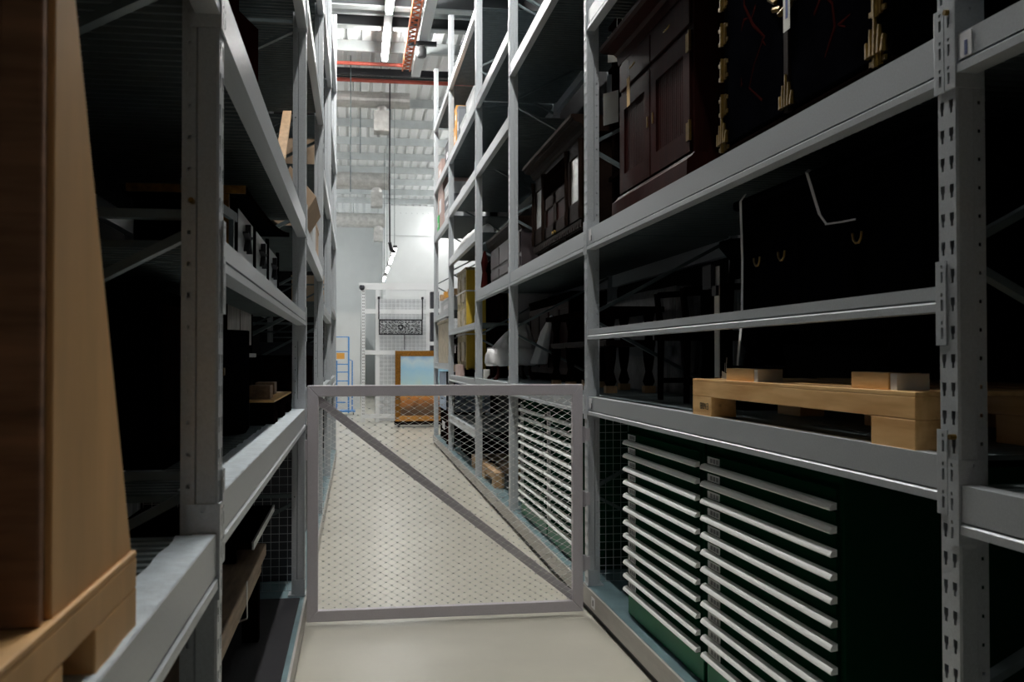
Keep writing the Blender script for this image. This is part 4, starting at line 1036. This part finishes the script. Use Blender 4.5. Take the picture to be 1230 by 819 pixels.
pipe('conduit', 'thin dark conduit running beside the longer red pipe', [(WX0, 20.35, 7.30), (-1, 20.35, 7.30), (2, 20.35, 7.30), (WX1, 20.35, 7.30)], .022, 'ironwork')
r = thing('black_rail', 'black rail hanging across under the roof above the red pipes', 'rail', (0, 20.1, 7.33))
MB().box(WX0, WX1, 20.05, 20.15, 7.27, 7.40).build('channel', 'ink', r)
for k in range(5): MB().tube([(-3 + k * 1.75, 20.1, 7.40), (-3 + k * 1.75, 20.1, CZ - .01)], .008, 5).build('hanger', 'galv', r)
r = thing('cable_tray', 'orange red lattice cable tray hanging along the roof over the aisle', 'cable tray', (.95, 17, 7.2))
for xx in (.88, 1.02): MB().box(xx, xx + .025, 11.5, 19.3, 7.15, 7.22).build('side_rail', 'redlattice', r)
la = MB(); y = 11.6
while y < 19.2: la.bar((.89, y, 7.17), (1.04, y + .12, 7.17), .02, .02); la.bar((1.04, y + .12, 7.18), (.89, y + .24, 7.18), .02, .02); y += .24
la.build('lattice', 'redlattice', r)
for yy in (12, 14.2, 16.4, 18.6): MB().box(.945, .955, yy, yy + .012, 7.2, CZ).build('hanger', 'galv', r)
r = thing('cable_trunking', 'white trunking beside the orange red lattice tray', 'trunking', (1.2, 16, 7.3))
MB().box(1.10, 1.27, 11.5, 19.9, 7.22, 7.34).build('channel', 'trunk', r)
for yy in (12.5, 15.3, 18.0): MB().box(1.18, 1.19, yy, yy + .012, 7.3, CZ).build('hanger', 'galv', r)
r = thing('alarm_horn', 'grey round alarm horn on a dark bracket under the white trunking', 'alarm', (1.13, 17.6, 7.1))
MB().box(.92, 1.42, 17.60, 17.66, 7.14, 7.2195).build('bracket', 'ironwork', r)
MB().lathe(1.15, 17.63, [(.05, 7.14), (.09, 7.08), (.09, 6.96), (.07, 6.93)], 14).build('horn', 'housing', r, smooth=True)
for x, y, zb, lb in ((-.10, 20.0, 4.9, 'thin hanging rod nearer the left rack'), (.10, 21.6, 6.0, 'short hanging rod beside the silver duct')):
    o = MB().tube([(x, y, zb), (x, y, CZ)], .012, 6).build('hanger_rod', 'galv', None, origin=(x, y, CZ)); tag(o, lb, 'rod')
# the dark lamp cable
r = MB().tube([(.70, 20.75, 3.99), (.69, 20.75, 5.2), (.70, 20.75, CZ - .3), (.70, 20.75, CZ - .01)], .016, 6).tube([(.70, 20.75, 3.99), (.73, 20.8, 3.86), (.80, 20.95, 3.82)], .04, 6).build('power_cable', 'ink', None, origin=(.70, 20.75, CZ - .01))
tag(r, 'black power cable dropping from the roof to the far lamp row', 'cable')

# ------------------------------------------------------------------ lamps
def lamp_row(name, label, x, z, starts, L, y0, y1, lamp=None, hw=.045, hang=True):
    r = thing(name, label, 'light', (x, (y0 + y1) / 2, z))
    MB().box(x - hw * 1.5, x + hw * 1.5, y0, y1, z, z + .05).build('track', 'housing', r)
    for ys in starts:
        MB().box(x - hw, x + hw, ys, ys + L, z - hw * 1.6, z - .001).build('lamp_tube', lamp or LAMP, r)
    if hang:
        y = y0 + .4
        while y < y1: MB().tube([(x, y, z + .06), (x, y, CZ - .01)], .006, 5).build('hanger', 'galv', r); y += 2.5
    return r
lamp_row('linear_light', 'white linear lamp row hanging over the middle of the aisle', .53, 7.20, [17.2, 14.65, 12.1, 9.55, 7.0, 4.45], 1.4, 4.2, 18.85)
lamp_row('linear_light', 'unseen dimmer lamp added over the aisle in front of the gate', .53, 7.20, [2.45], 1.4, 2.2, 4.0, FILL_NEAR)  # out of view, placed and dimmed to light the crate but not the posts
lamp_row('linear_light', 'low lamp row running away above the white mesh screen', .82, 3.90, [21.0, 22.9, 25.4, 28.4], 1.2, 20.9, 30.0, LAMP_LOW, .026)
lamp_row('linear_light', 'unseen fill lights added over the open hall on the left beyond the racks', -2.4, 7.0, [20, 23, 26, 29, 32, 35, 38, 41], 1.4, 19.5, 43, FILL_HALL)  # added out of sight to brighten the far roof and wall
lamp_row('linear_light', 'unseen fill lights added over the open hall on the right beyond the racks', 3.6, 7.0, [20, 23, 26, 29, 32, 35, 38, 41], 1.4, 19.5, 43, FILL_HALL)  # matching added row, hidden fill for the far hall

w = bpy.data.worlds.new('world'); sc.world = w; w.use_nodes = True
w.node_tree.nodes['Background'].inputs[0].default_value = (.02, .022, .025, 1); w.node_tree.nodes['Background'].inputs[1].default_value = .2

sc.view_settings.view_transform = 'Standard'; sc.view_settings.look = 'None'; sc.view_settings.gamma = 1
sc.view_settings.use_curve_mapping = False
sc.view_settings.exposure = 0.62
sc.cycles.use_denoising = True
sc.cycles.max_bounces = 8; sc.cycles.diffuse_bounces = 5
sc.cycles.sample_clamp_indirect = 4
